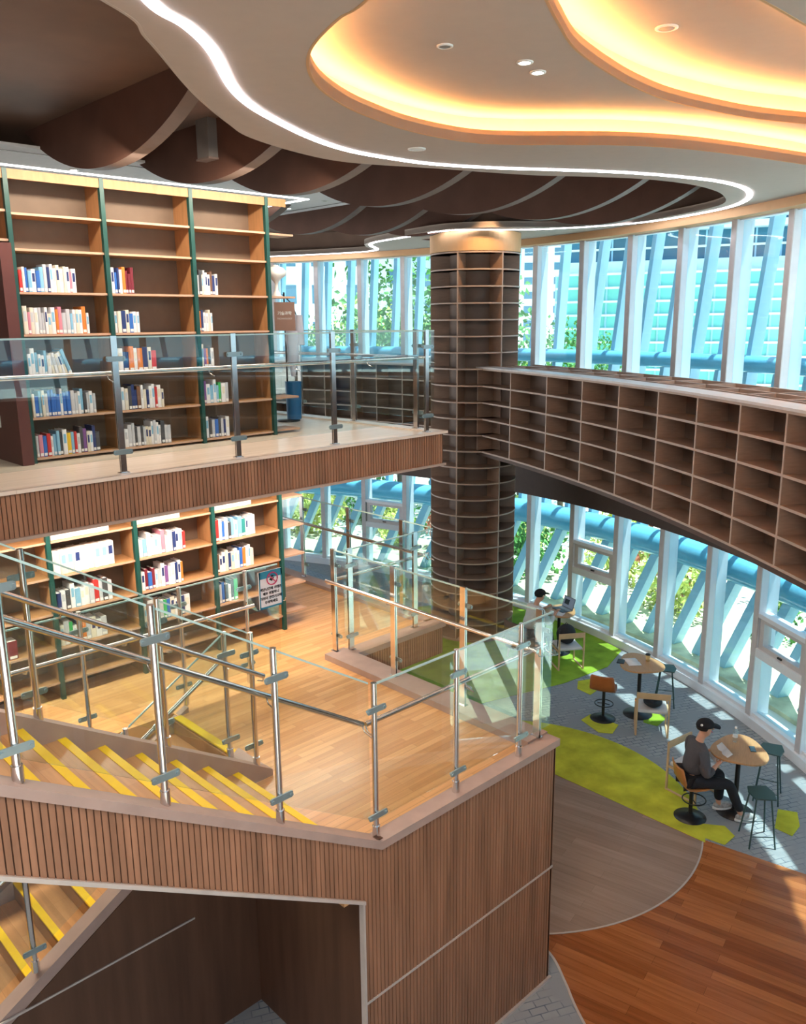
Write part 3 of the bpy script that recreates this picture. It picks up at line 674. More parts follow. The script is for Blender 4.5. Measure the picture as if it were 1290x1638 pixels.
s = MB(); s.strip(rarc(0.45), rarc(1.34), RT - 0.24, RT - 0.20); s.strip(rarc(0.44), rarc(1.34), RB, RB + 0.05); cbuild(s, 'tray', 'rackback')
s = MB(); s.strip(rarc(1.30), rarc(1.34), RB, RT - 0.2); cbuild(s, 'outer_panel', 'beam')
s = MB(); s.strip(rarc(0.02), rarc(1.3), RB - 0.10, RB - 0.03); cbuild(s, 'soffit', 'beam')
# left part of the ring, beyond the column
cb2 = thing('curved_bookcase', 'curved dark bookcase seen through the gallery glass left of the round column', 'bookcase', (fpt(6, 12.0).x, fpt(6, 12.0).y, RB))
def c2(mb, name, m):
    o = mb.build(name, m, cb2); o.location = -Vector(cb2.location); return o
ra0, ra1 = -1.0, 34.0
for k in range(6):
    z = RB + (RT - RB) * k / 5; s = MB(); s.strip(arc(FC, 12.0, ra0, ra1, 40), arc(FC, 12.42, ra0, ra1, 40), z - 0.028, z); s.m = 1
    s.strip(arc(FC, 11.994, ra0, ra1, 40), arc(FC, 12.0, ra0, ra1, 40), z - 0.03, z); c2(s, 'shelf', ['rack', 'rackedge'])
for i in range(10):
    a = ra0 + 1.5 + i * 3.6; s = MB(); radial_box(s, a, 11.99, 12.42, 0.014, RB, RT); c2(s, 'divider', 'rack')
s = MB(); s.strip(arc(FC, 12.40, ra0, ra1, 40), arc(FC, 12.45, ra0, ra1, 40), RB, RT); c2(s, 'back_panel', 'rackback')
s = MB(); s.strip(arc(FC, 11.98, ra0, ra1, 40), arc(FC, 13.6, ra0, ra1, 40), RT, RT + 0.03); c2(s, 'top_board', 'racktop')
s = MB(); s.strip(arc(FC, 12.0, ra0, ra1, 40), arc(FC, 13.9, ra0, ra1, 40), RB - 0.1, RB - 0.03); c2(s, 'soffit', 'beam')

# ------------------------------------------------------------------ column bookcase
CC = Vector((12.95, 11.35)); CRAD = 0.88
col_t = thing('column_bookcase', 'round column wrapped in empty ring shelves from floor to ceiling', 'bookcase', (CC.x, CC.y, 0))
vdir = math.degrees(math.atan2(-CC.y, -CC.x))
s = MB(); s.lathe([(0.50, 0.0), (0.50, 8.0)], n=40); s.build('core', 'rackback', col_t)
zs = [0.06 + i * 0.3285 for i in range(12)] + [4.0 + i * 0.32 for i in range(6)] + [5.6 + (i + 1) * 0.310 for i in range(7)]
for z in zs:
    s = MB(); s.lathe([(0.49, z - 0.026), (CRAD - 0.008, z - 0.026), (CRAD - 0.008, z), (0.49, z)], n=56, smooth=False)
    s.m = 1; s.lathe([(CRAD - 0.008, z - 0.027), (CRAD, z - 0.027), (CRAD, z + 0.001), (CRAD - 0.008, z + 0.001), (CRAD - 0.008, z - 0.027)], n=56, smooth=False)
    s.build('ring_shelf', ['rack', 'rackedge'], col_t)
for k in range(6):
    a = math.radians(vdir + 22 - 60 * k * 1.0 + 0)
    mt = Matrix.Rotation(math.radians(vdir) - math.radians(22) + k * math.radians(58.5), 4, 'Z')
    s = MB(); s.box(0.48, -0.013, 0.0, CRAD - 0.01, 0.013, 7.78, mt); s.m = 1; s.box(CRAD - 0.01, -0.013, 0, CRAD - 0.001, 0.013, 7.78, mt)
    s.build('divider', ['rack', 'rackedge'], col_t)
s = MB(); s.lathe([(0.49, 7.78), (CRAD + 0.01, 7.78), (CRAD + 0.01, 8.14), (0.49, 8.14)], n=56, smooth=False); s.build('capital', 'lip', col_t)
s = MB(); s.lathe([(0.49, 0.0), (CRAD, 0.0), (CRAD, 0.05), (0.49, 0.05)], n=56, smooth=False); s.build('plinth', 'rack', col_t)

# ================================================================== CEILING
Z0 = 8.15; Z1 = 8.42; Z2 = 8.72; ZD = 8.66
Apx = [(160, 0), (232, 62), (290, 130), (322, 163), (365, 198), (400, 220), (480, 245), (560, 260), (690, 269), (850, 280), (960, 283), (1050, 288), (1120, 298), (1157, 312), (1152, 328), (1090, 346), (1000, 359), (900, 363), (800, 363), (720, 366), (660, 374), (590, 388), (585, 394), (592, 400), (560, 405), (500, 409), (450, 412)]
Aw = [atz(u, v, Z0) for u, v in Apx]
Aw = [Vector((-3.0, 2.6, 0)), Vector((0.2, 3.6, 0))] + Aw
def keep_in(p, rmax):
    d = Vector((p.x - FC.x, p.y - FC.y)); 
    if p.x > 8 and d.length > rmax: d *= rmax / d.length; return Vector((FC.x + d.x, FC.y + d.y, 0))
    return Vector((p.x, p.y, 0))
Aw = [keep_in(p, 13.45) for p in Aw]
Ac = catmull(Aw, 8)
Ahole = [(p.x, p.y) for p in Ac] + [(11.9, 19.8), (-5, 19.8), (-5, 3.0)]
Bpx = [(590, 0), (545, 30), (507, 68), (495, 95), (500, 122), (520, 147), (560, 173), (605, 192), (645, 206), (700, 219), (760, 228), (830, 231), (900, 231), (1000, 232), (1100, 238), (1200, 250), (1290, 263)]
Bw = [atz(u, v, Z0) for u, v in Bpx]
Be = Bw[-1] + (Bw[-1] - Bw[-2]); Bw = [Vector((2.4, 0.9, 0)), Vector((2.8, 2.4, 0))] + Bw + [Be, Be + Vector((0.2, -1.0, 0)), Be + Vector((-0.6, -1.9, 0))]
Bc = catmull(Bw, 8)
Bhole = [(p.x, p.y) for p in Bc] + [(7.5, 0.5), (5.5, 0.0), (3.2, 0.2)]
Cpx = [(877, 0), (895, 35), (925, 80), (985, 122), (1030, 145), (1080, 163), (1170, 183), (1230, 192), (1290, 198)]
Cw = [atz(u, v, Z1) for u, v in Cpx]
Ce = Cw[-1] + (Cw[-1] - Cw[-2]); Cs = Cw[0] + (Cw[0] - Cw[1]); Cw = [Cs] + Cw + [Ce]
Cm = (Ce + Cs) / 2
Cc = catmull([Vector((q.x, q.y, 0)) for q in Cw] + [Vector((Ce.x - 0.1, Ce.y - 0.7, 0)), Vector((Cm.x, min(Ce.y, Cs.y) - 0.7, 0)), Vector((Cs.x + 0.1, Cs.y - 0.6, 0))], 8, True)
Chole = [(p.x, p.y) for p in Cc]
outer0 = [(p.x, p.y) for p in arc(FC, FR - 0.02, -89, 36, 90)] + [(-7, 21), (-7, -1.7)]
struct(plate('ceiling', outer0, [Ahole, Bhole], Z0, Z0 + 0.08, 'ceil'), 'smooth beige ceiling with curving openings', 'ceiling')
def grow(pl, d):
    # outward offset of a closed polygon
    n = len(pl); ar = sum(pl[i][0] * pl[(i + 1) % n][1] - pl[(i + 1) % n][0] * pl[i][1] for i in range(n)); sg = 1 if ar > 0 else -1; out = []
    for i in range(n):
        a = Vector(pl[i - 1]); b = Vector(pl[(i + 1) % n]); t = (b - a).normalized(); out.append((pl[i][0] + t.y * d * sg, pl[i][1] - t.x * d * sg))
    return out
def wallband(name, pl, z0, z1, m, label, th=0.02, closed=True):
    s = MB(); P = pl + [pl[0]] if closed else pl; Q = grow(pl, th); Q = Q + [Q[0]] if closed else Q
    s.strip([Vector(p) for p in P], [Vector(p) for p in Q], z0, z1); struct(s.build(name, m), label, 'ceiling')
GAP = 0.20
wallband('trim_50', grow(Bhole, 0.0), Z0 - 0.002, Z0 + 0.12, 'lip', 'tan lip of the lower ceiling cove')
Bg = grow(Bhole, GAP); Cg = grow(Chole, GAP)
wallband('wall_cove_lower', Bg, Z0 + 0.08, Z1, 'ceilw', 'inner side of the lower ceiling cove')
struct(plate('ceiling_cove_lower', grow(Bhole, GAP + 0.05), [Chole], Z1, Z1 + 0.06, 'ceilw'), 'beige ceiling field inside the lower cove', 'ceiling')
wallband('trim_51', grow(Chole, 0.0), Z1 - 0.002, Z1 + 0.11, 'lip', 'tan lip of the upper ceiling cove')
wallband('wall_cove_upper', Cg, Z1 + 0.06, Z2, 'ceilw', 'inner side of the upper ceiling cove')
struct(plate('ceiling_cove_upper', grow(Chole, GAP + 0.05), [], Z2, Z2 + 0.06, 'ceilw'), 'beige ceiling field inside the upper cove', 'ceiling')
for pl, z, lab in ((Bhole, Z0 + 0.09, 'warm light strip hidden on the lower ceiling cove ledge'), (Chole, Z1 + 0.08, 'warm light strip hidden on the upper ceiling cove ledge')):
    a_ = grow(pl, 0.07); b_ = grow(pl, 0.15); s = MB(); s.strip([Vector(p) for p in a_ + [a_[0]]], [Vector(p) for p in b_ + [b_[0]]], z, z + 0.012)
    tag(s.build('cove_light', 'ledc'), lab, 'light strip')
# dark recess with scalloped baffles
dk = MB(); dk.box(-7, -1.0, ZD, 14.8, 22, ZD + 0.05)
dkp = grow(Ahole, 0.5)
struct(plate('ceiling_dark_recess', dkp, [], ZD, ZD + 0.05, 'dark'), 'dark brown recessed ceiling above the gallery', 'ceiling')
wallband('trim_52', Ahole, Z0 - 0.001, Z0 + 0.10, 'ceil', 'edge of the beige ceiling around the dark recess')
wallband('wall_recess_rim', grow(Ahole, 0.25), Z0 + 0.08, ZD, 'dark', 'dark side of the ceiling recess')
rf = MB(); rf.prism([(p.x, p.y) for p in arc(FC, FR + 0.3, -90, 40, 50)] + [(-7, 22), (-7, -1.9)], 8.95, 9.05)  # unseen roof plate, added to keep sky light out
struct(rf.build('ceiling_slab', 'dark'), 'unseen roof slab added above the ceiling to block sky light', 'ceiling')
GZC = 8.42
ga, gb = atz(0, 235, GZC), atz(245, 258, GZC); gx = atz(570, 325, GZC).x; gy = (ga.y + gb.y) / 2
struct(plate('ceiling_grey', [(-6, gy), (gx, gy), (gx, gy + 5.5), (6.9, 18.5), (-6, 18.5)], [], GZC, GZC + 0.03, 'grey'), 'pale grey panel ceiling behind the gallery bookcase', 'ceiling')
s = MB(); s.box(-6, gy + 0.28, GZC - 0.006, gx - 0.2, gy + 0.31, GZC); s.box(gx - 0.25, gy + 0.3, GZC - 0.006, gx - 0.22, gy + 4, GZC)
struct(s.build('trim_53', 'duct'), 'dark joint lines in the grey ceiling', 'trim')
# baffles
def baffle(x, yc_, label, R=3.55, zb=8.04, th=0.15):
    half = math.sqrt(R * R - (R - (ZD - zb)) ** 2); n = 28; vs = []; O = (x, yc_, ZD)
    for xx in (0.0, th):
        for i in range(n + 1):
            y = -half + 2 * half * i / n; z = zb + R - math.sqrt(max(0, R * R - y * y)) - ZD; vs.append((xx, y, min(z, 0)))
    N = n + 1; s = MB()
    s.add(vs, [tuple(range(N)), tuple(reversed(range(N, 2 * N)))])
    s.m = 1; s.add(vs, [(i, i + 1, N + i + 1, N + i) for i in range(n)], False)
    s.m = 0; s.add(vs, [(0, N, 2 * N - 1, N - 1)])
    o = s.build('ceiling_baffle', ['baffle', 'bafedge'], None, O)
    tag(o, label, 'ceiling baffle', 'curved ceiling baffles')
    return o
words = ['nearest the camera', 'second from the left', 'third from the left', 'fourth from the left', 'fifth from the left', 'sixth from the left', 'at the right end']
for i, (x, y) in enumerate([(4.07, 8.45), (5.34, 8.60), (6.63, 8.65), (8.20, 8.75), (9.75, 8.60), (11.2, 8.3), (12.5, 8.2)]):
    baffle(x, y, 'large dark brown half-moon ceiling baffle, front row, ' + words[i])
wd2 = ['leftmost', 'second from the left', 'third from the left', 'fourth from the left', 'rightmost']
for i, (x, y) in enumerate([(8.8, 13.4), (10.0, 12.9), (11.0, 12.3), (12.0, 11.9), (12.9, 12.2)]):
    baffle(x, y, 'dark brown half-moon ceiling baffle, back row, ' + wd2[i], zb=8.10)
# white light line on the ceiling face
Lpx = [(215, -20), (240, 0), (300, 40), (340, 80), (370, 135), (395, 162), (430, 185), (500, 220), (560, 240), (630, 253), (700, 262), (800, 268), (900, 271), (1000, 275), (1090, 282), (1160, 291), (1197, 304), (1193, 320), (1150, 335), (1050, 353), (960, 361), (870, 366), (810, 367), (720, 368), (660, 377), (635, 381), (600, 387), (593, 392), (603, 399), (590, 405), (520, 410), (450, 414)]
Lw = [Vector((0.6, 3.2, 0)), Vector((1.8, 3.7, 0))] + [atz(u, v, Z0) for u, v in Lpx[1:]]
Lc = catmull([keep_in(p, 13.62) for p in Lw], 8)
s = MB(); s.strip(offset2d(Lc, 0.035), offset2d(Lc, -0.035), Z0 - 0.012, Z0 - 0.001)
tag(s.build('linear_light', 'ledw'), 'bright white light line curving around the dark ceiling recess', 'light strip')
def linelight(pts, wdt, label, z=8.195):
    s = MB()
    for (x0, y0, x1, y1) in pts: s.box(x0, y0, z - 0.012, x1, y1, z)
    tag(s.build('linear_light', 'ledw2'), label, 'light strip')
lq = atz(0, 262, GZC); lr = atz(490, 318, GZC); ly = (lq.y + lr.y) / 2
linelight([(-5, ly - 0.03, lr.x, ly + 0.03)], 0, 'straight white light line running above the gallery bookcase', GZC)
linelight([(lr.x, ly - 0.03, lr.x + 0.05, ly + 1.2)], 0, 'short white light line turning off above the bookcase end', GZC)
# ceiling fittings
def disc(name, u, v, z, r, m, label, cat, m2='white', grp=None, ring=True):
    p = atz(u, v, z); t = thing(name, label, cat, (p.x, p.y, z), 0, grp)
    s = MB(); s.lathe([(0.0, -0.008), (r * 0.7, -0.008), (r * 0.7, 0.0)], n=20); s.build('lens', m, t)
    s = MB(); s.lathe([(r * 0.7, -0.001), (r * 0.72, -0.012), (r, -0.008), (r, 0.0)], n=20); s.build('rim', m2, t)
    return t
g_ = 'recessed spotlights in the cove ceiling'
disc('downlight', 840, 99, Z1, 0.065, 'down', 'lit round downlight, left one of the pair in the cove ceiling', 'light')
disc('downlight', 861, 115, Z1, 0.065, 'down', 'lit round downlight, right one of the pair in the cove ceiling', 'light')
disc('downlight', 125, 266, GZC, 0.06, 'down', 'small lit downlight above the left bay of the bookcase, right one', 'light')
disc('downlight', 118, 271, GZC, 0.06, 'down', 'small lit downlight above the left bay of the bookcase, left one', 'light')
disc('downlight', 397, 297, GZC, 0.06, 'down', 'small lit downlight above the right bay of the bookcase', 'light')
disc('downlight', 462, 333, GZC, 0.06, 'down', 'small lit downlight beyond the end of the bookcase', 'light')
disc('smoke_detector', 712, 73, Z1, 0.06, 'duct', 'round white smoke detector left of the downlight pair', 'detector')
disc('ceiling_speaker', 1067, 44, Z2, 0.09, 'ceilw', 'round flush ceiling speaker inside the upper cove', 'speaker')
disc('ceiling_speaker', 667, 238, Z0, 0.09, 'white', 'round flush ceiling speaker between the light line and the cove', 'speaker')
disc('smoke_detector', 520, 321, GZC, 0.06, 'duct', 'small detector on the grey ceiling panel beyond the bookcase', 'detector')
disc('smoke_detector', 1222, 330, Z0, 0.05, 'duct', 'small dark detector at the right tip of the light line', 'detector')
for i, (u, v0, v1, w_, lab) in enumerate([(337, 192, 266, 0.24, 'grey square duct box hanging between the first two baffles'), (772, 276, 318, 0.30, 'grey square duct box hanging near the fifth baffle'), (736, 332, 358, 0.30, 'grey square duct box hanging behind the fourth baffle')]):
    p = atz(u, v0, ZD); t = p; hgt = [0.40, 0.36, 0.40][i]
    th_ = thing('duct_box', lab, 'duct', (p.x, p.y, ZD)); s = MB(); s.box(-w_ / 2, -w_ / 2, -hgt, w_ / 2, w_ / 2, 0); s.build('housing', 'duct', th_, bevel=0.006)
    s = MB(); s.box(-w_ / 2 - 0.01, -w_ / 2 - 0.01, -hgt - 0.02, w_ / 2 + 0.01, w_ / 2 + 0.01, -hgt); s.build('bottom_flange', 'bafedge', th_)

# ================================================================== BOOKCASES
ord_ = ['first', 'second', 'third', 'fourth', 'fifth', 'sixth', 'seventh', 'eighth', 'ninth', 'tenth', 'eleventh', 'twelfth', 'thirteenth', 'fourteenth', 'fifteenth', 'sixteenth', 'seventeenth', 'eighteenth', 'nineteenth', 'twentieth', 'twenty-first', 'twenty-second', 'twenty-third']
BCOL = {'white': (0.80, 0.79, 0.82), 'cream': (0.72, 0.66, 0.56), 'pale grey': (0.52, 0.53, 0.58), 'dark grey': (0.06, 0.06, 0.07), 'navy': (0.02, 0.04, 0.16), 'blue': (0.03, 0.14, 0.50),
        'light blue': (0.22, 0.46, 0.66), 'red': (0.55, 0.03, 0.03), 'maroon': (0.18, 0.015, 0.03), 'orange': (0.70, 0.20, 0.03), 'yellow': (0.80, 0.50, 0.03), 'green': (0.04, 0.42, 0.12), 'teal': (0.03, 0.26, 0.26),
        'purple': (0.20, 0.08, 0.28), 'brown': (0.16, 0.08, 0.05), 'pink': (0.60, 0.22, 0.30)}
for k, v in BCOL.items(): M['bk_' + k] = mat('book ' + k, v, 0.45, var=0.05)
PAL = (['white'] * 16 + ['cream'] * 6 + ['pale grey'] * 6 + ['dark grey'] * 3 + ['navy'] * 3 + ['blue'] * 3 + ['light blue'] * 3 + ['red'] * 2 + ['maroon', 'orange', 'yellow', 'green', 'teal', 'purple', 'brown', 'pink'])
def bookcase(label, yf, xs, zs, bottom, top, crown, ext_right=True, depth=0.36, top_h=0.09):
    t = thing('bookcase', label, 'bookcase', (xs[0], yf, bottom)); ox, oy, oz = xs[0], yf, bottom
    for x in xs:
        s = MB(); s.box(x - 0.022 - ox, -0.02, 0, x + 0.022 - ox, 0.03, top - oz); o = s.build('upright', 'teal', t); o['label'] = 'dark teal upright'
        s = MB(); s.box(x - 0.014 - ox, 0.03, 0, x + 0.014 - ox, depth, top - oz); s.build('side_panel', 'bwood', t)
    for a, b in zip(xs, xs[1:]):
        for z in zs:
            s = MB(); s.box(a + 0.014 - ox, 0.006, z - 0.022 - oz, b - 0.014 - ox, depth, z - oz); s.m = 1; s.box(a + 0.022 - ox, 0.0, z - 0.022 - oz, b - 0.022 - ox, 0.006, z - oz)
            s.build('shelf', ['bwood', 'bedge'], t)
        s = MB(); s.box(a + 0.014 - ox, depth - 0.015, 0, b - 0.014 - ox, depth, top - oz); s.build('back_panel', 'bback', t)
    if crown:
        s = MB(); s.box(xs[0] - 0.02 - ox, -0.012, top - oz - top_h, xs[-1] + 0.28 - ox, 0.012, top - oz - 0.002)
        s.box(xs[0] - 0.02 - ox, 0.012, top - oz - 0.02, xs[-1] + 0.28 - ox, depth, top - oz - 0.002); s.build('crown', 'bwood', t)
    return t
UX = [3.08, 4.01, 5.01, 6.00]; UZS = [7.535, 7.21, 6.81, 6.41, 6.005, 5.60, 5.20]
ub = bookcase('tall teal and oak bookcase on the upper gallery, mostly empty upper shelves', 8.5, UX, UZS, UZ, 7.92, True)
LXs = [2.15, 3.12, 4.07, 5.05, 6.02]; LZS = [4.33, 3.95, 3.56, 3.17, 2.80]
lb = bookcase('teal and oak bookcase on the mid level under the gallery', 8.5, LXs, LZS, MZ, 4.75, False)
# shelf ends that run on past the last upright
for t, zl in ((ub, [7.535, 6.81, 5.60, 5.20]), (lb, LZS)):
    for z in zl:
        s = MB(); s.box(6.02 - t.location.x, 0.05, z - 0.022 - t.location.z, 6.42 - t.location.x, 0.36, z - t.location.z); s.build('end_shelf', 'bedge', t)
    s = MB(); s.box(6.20 - t.location.x, 0.36, 0, 6.26 - t.location.x, 0.42, (2.75 if t is ub else 2.1)); s.build('end_post', 'duct', t)
    s = MB(); s.box(6.01 - t.location.x, 0.30, 0, 6.20 - t.location.x, 0.34, (2.7 if t is ub else 2.1)); s.build('end_panel', 'bwood', t)
# left overhead bay and maroon end wall
s = MB(); s.box(2.94, 8.42, UZ, 3.05, 11.5, 7.25); struct(s.build('wall_left', 'maroon'), 'maroon end wall panel left of the gallery bookcase', 'wall')
t = thing('overhead_shelf', 'overhead oak shelf unit above the maroon wall panel', 'shelf', (2.1, 8.5, 7.27))
s = MB(); s.box(0, 0, 0, 0.96, 0.36, 0.022); s.box(0, 0, 0.265, 0.96, 0.36, 0.287); s.build('shelf', 'bedge', t)
s = MB(); s.box(0, -0.012, 0.56, 0.96, 0.36, 0.65); s.build('crown', 'bwood', t)
s = MB(); s.box(0, 0.34, 0, 0.96, 0.36, 0.65); s.build('back_panel', 'bback', t)
t = thing('light_switch', 'white light switch on the maroon wall panel', 'switch', (2.935, 8.95, 5.55))
s = MB(); s.box(-0.008, -0.04, -0.06, 0.004, 0.04, 0.06); s.build('plate', 'white', t); s = MB(); s.box(-0.013, -0.018, -0.03, -0.007, 0.018, 0.03); s.build('rocker', 'white', t)

NB = [0]
def book_mesh(th, hh, dp, col):
    s = MB(); s.box(0, 0.004, 0.0, 0.002, dp, hh); s.box(th - 0.002, 0.004, 0, th, dp, hh)
    s.add([(0, 0.004, 0), (th * 0.25, 0, 0), (th * 0.75, 0, 0), (th, 0.004, 0), (0, 0.004, hh), (th * 0.25, 0, hh), (th * 0.75, 0, hh), (th, 0.004, hh)], [(0, 1, 5, 4), (1, 2, 6, 5), (2, 3, 7, 6), (0, 3, 2, 1), (4, 5, 6, 7)])
    s.m = 1; s.box(0.002, 0.004, 0.004, th - 0.002, dp - 0.005, hh - 0.004)
    if col not in ('white', 'cream'):
        s.box(th * 0.12, -0.0012, 0.010, th * 0.88, 0.0006, 0.038)
    else:
        s.m = 2; s.box(th * 0.2, -0.001, hh * 0.45, th * 0.8, 0.0006, hh * 0.82)
    return s
def book_row(x0, x1, yf, z, n, where, grp, pal=None, lean_last=False, uniform=False, hmax=0.27):
    x = x0 + 0.02; avg = (x1 - x0 - 0.03) / n
    for i in range(n):
        th = avg * (1.0 if uniform else random.uniform(0.72, 1.25)); th = min(th, x1 - x - 0.001)
        if th < 0.008: break
        hh = hmax * 0.93 if uniform else random.uniform(0.72, 1.0) * hmax; col = random.choice(pal or PAL); dp = random.uniform(0.15, 0.2)
        if uniform: hh += random.uniform(-0.003, 0.003)
        s = book_mesh(th - 0.0012, hh, dp, col)
        o = s.build('book', ['bk_' + col, 'paper', 'bk_' + random.choice(['pale grey', 'light blue', 'navy', 'cream'])], None, (x, yf + random.uniform(0.03, 0.045), z + 0.001), fix=False)
        if lean_last and i > n * 0.5:
            o.rotation_euler = (0, -math.radians(8 + 2 * (i - n * 0.5)), 0)
            o.location.x += 0.002 * i
        tag(o, '%s book, %s from the left, %s' % (col, ord_[i], where), 'book', grp); NB[0] += 1
        x += th
ubay = ['left bay of the gallery bookcase', 'middle bay of the gallery bookcase', 'right bay of the gallery bookcase']
rown = {2: 'third shelf down', 3: 'fourth shelf down', 4: 'fifth shelf down', 5: 'sixth shelf down', 6: 'bottom shelf'}
UP_ROWS = {2: [(.72, 17), (.30, 8), (.32, 9)], 3: [(.80, 19), (.33, 7), (.22, 6)], 4: [(.55, 13), (.50, 8), (.24, 5)], 5: [(.82, 20), (.62, 14), (.38, 8)], 6: [(.82, 19), (.66, 16), (.36, 8)]}
for r, bays in UP_ROWS.items():
    for b, (fl, n) in enumerate(bays):
        x0, x1 = UX[b] + 0.03, UX[b + 1] - 0.03
        pal = None
        if (r, b) == (3, 0): pal = ['white', 'cream', 'pale grey', 'white', 'orange', 'cream', 'pale grey', 'white', 'light blue', 'pink']
        if (r, b) == (2, 1): pal = ['blue', 'navy', 'white', 'maroon', 'maroon', 'orange', 'yellow']
        if (r, b) == (5, 0): pal = ['blue', 'blue', 'white', 'dark grey', 'pale grey', 'teal', 'white', 'cream', 'light blue']
        if (r, b) in ((6, 1),): pal = ['pale grey', 'dark grey', 'white', 'pale grey', 'brown', 'cream', 'white']
        if (r, b) == (4, 0): pal = ['white', 'white', 'pale grey', 'light blue', 'cream']
        book_row(x0, x0 + (x1 - x0) * fl, 8.5, UZS[r], n, rown[r] + ', ' + ubay[b], 'books on the ' + rown[r] + ', ' + ubay[b], pal, lean_last=(r, b) == (4, 0))
lbay = ['leftmost bay of the lower bookcase', 'second bay of the lower bookcase', 'third bay of the lower bookcase', 'right bay of the lower bookcase']
lrow = {0: 'top shelf', 1: 'second shelf', 2: 'third shelf', 3: 'fourth shelf'}
W3 = ['white', 'white', 'white', 'white', 'cream']
LO_ROWS = {0: [(.4, 3), (.74, 6), (.60, 7), (.66, 8)], 1: [(.3, 3), (.78, 9), (.66, 13), (.68, 13)], 2: [(.5, 5), (.72, 12), (.62, 13), (.62, 13)], 3: [(.6, 5), (.62, 10), (.70, 10), (.35, 6)]}
for r, bays in LO_ROWS.items():
    for b, (fl, n) in enumerate(bays):
        if n == 0: continue
        x0, x1 = LXs[b] + 0.03, LXs[b + 1] - 0.03
        wh = (b == 1 and r < 2)
        book_row(x0, x0 + (x1 - x0) * fl, 8.5, LZS[r], n, lrow[r] + ', ' + lbay[b], 'books on the ' + lrow[r] + ', ' + lbay[b], W3 if (wh or (r == 0)) else None, uniform=wh, hmax=0.27)

# ================================================================== TEXT AND SIGNS
def text_mesh(name, body, size, m, parent, loc, ax, ay, align='CENTER', ext=0.0015, bold=False):
    cu = D.curves.new(name, 'FONT'); cu.body = body; cu.size = size; cu.align_x = align; cu.align_y = 'CENTER'; cu.extrude = ext
    if bold: cu.offset = size * 0.03
    t = D.objects.new(name + '_tmp', cu); COL.objects.link(t)
    dg = bpy.context.evaluated_depsgraph_get(); me = D.meshes.new_from_object(t.evaluated_get(dg)); D.objects.remove(t)
    me.materials.clear(); me.materials.append(M[m]); o = D.objects.new(name, me); COL.objects.link(o)
    ax = Vector(ax).normalized(); ay = Vector(ay).normalized(); az = ax.cross(ay)
    o.parent = parent; mt = Matrix((ax, ay, az)).transposed().to_4x4(); o.matrix_local = Matrix.Translation(loc) @ mt
    return o
# warning sign on the railing glass
sg = thing('warning_sign', 'white and blue warning sign with a red prohibition circle, hung on the railing glass', 'sign', (4.85, 7.30, 3.46))
s = MB(); s.box(0, -0.008, 0, 0.30, 0.004, 0.42); s.build('board', 'signw', sg)
s = MB(); s.box(0.0, -0.011, 0.34, 0.30, -0.008, 0.42); s.box(0, -0.011, 0, 0.014, -0.008, 0.42); s.box(0.286, -0.011, 0, 0.30, -0.008, 0.42); s.box(0, -0.011, 0, 0.30, -0.008, 0.02); s.build('border', 'signblue', sg)
s = MB(); n = 28
ring = [Vector((0.17 + 0.068 * math.cos(2 * PI * i / n), -0.014, 0.325 + 0.068 * math.sin(2 * PI * i / n))) for i in range(n)]
s.tube(ring, 0.007, 6, close=True); s.tube([(0.122, -0.014, 0.373), (0.218, -0.014, 0.277)], 0.006, 6); s.build('prohibition_ring', 'signred', sg)
s = MB(); s.tube([(0.175, -0.012, 0.362), (0.172, -0.012, 0.345)], 0.014, 8); s.hexa([(0.13, -0.013, 0.32), (0.165, -0.013, 0.295), (0.165, -0.011, 0.295), (0.13, -0.011, 0.32), (0.15, -0.013, 0.335), (0.20, -0.013, 0.335), (0.20, -0.011, 0.335), (0.15, -0.011, 0.335)]); s.build('figure', 'ink', sg)
for k, (line, yy) in enumerate([('계단난간에 기대면', 0.215), ('매우 위험하니', 0.165), ('어린이 안전사고에', 0.115), ('주의하세요', 0.065)]):
    text_mesh('lettering', line, 0.037, 'ink', sg, (0.15, -0.0095, yy), (1, 0, 0), (0, 0, 1), bold=True)
# brown signboard of the umbrella bag stand
vd = Vector((7.0, 9.55, 0)).normalized(); ax = Vector((vd.y, -vd.x, 0)); rz = math.atan2(ax.y, ax.x)
us = thing('umbrella_bag_stand', 'umbrella bag stand with brown sign, clear bags and blue bin beyond the bookcase', 'stand', (6.98, 9.55, UZ), rz)
s = MB(); s.box(-0.14, -0.012, 1.24, 0.14, 0.012, 1.62); s.build('sign_panel', 'signb', us)
text_mesh('lettering', '기술과학', 0.052, 'white', us, (0.0, -0.0135, 1.47), (1, 0, 0), (0, 0, 1), bold=True)
text_mesh('lettering', 'TECHNOLOGY', 0.030, 'white', us, (0.0, -0.0135, 1.40), (1, 0, 0), (0, 0, 1))
s = MB(); s.tube([(0.0, 0.02, 0.02), (0.0, 0.02, 1.75)], 0.012, 8); s.tube([(-0.02, 0.02, 1.72), (0.10, 0.02, 1.60), (0.24, 0.02, 1.22)], 0.008, 8); s.lathe([(0.16, 0.0), (0.16, 0.02), (0.02, 0.03)], (0, 0.02, 0), 20); s.build('pole', 'black', us)
s = MB(); s.lathe([(0.09, 1.24), (0.10, 1.12), (0.075, 0.98), (0.085, 0.85), (0.05, 0.72), (0.03, 0.62)], (0.09, 0.03, 0), 14); s.lathe([(0.05, 1.45), (0.065, 1.25), (0.07, 1.05)], (0.19, 0.04, 0), 12); s.build('plastic_bags', 'poly', us)
s = MB(); s.lathe([(0.10, 0.03), (0.115, 0.55)], (0.08, 0.03, 0), 16); s.build('bin', 'bin', us)
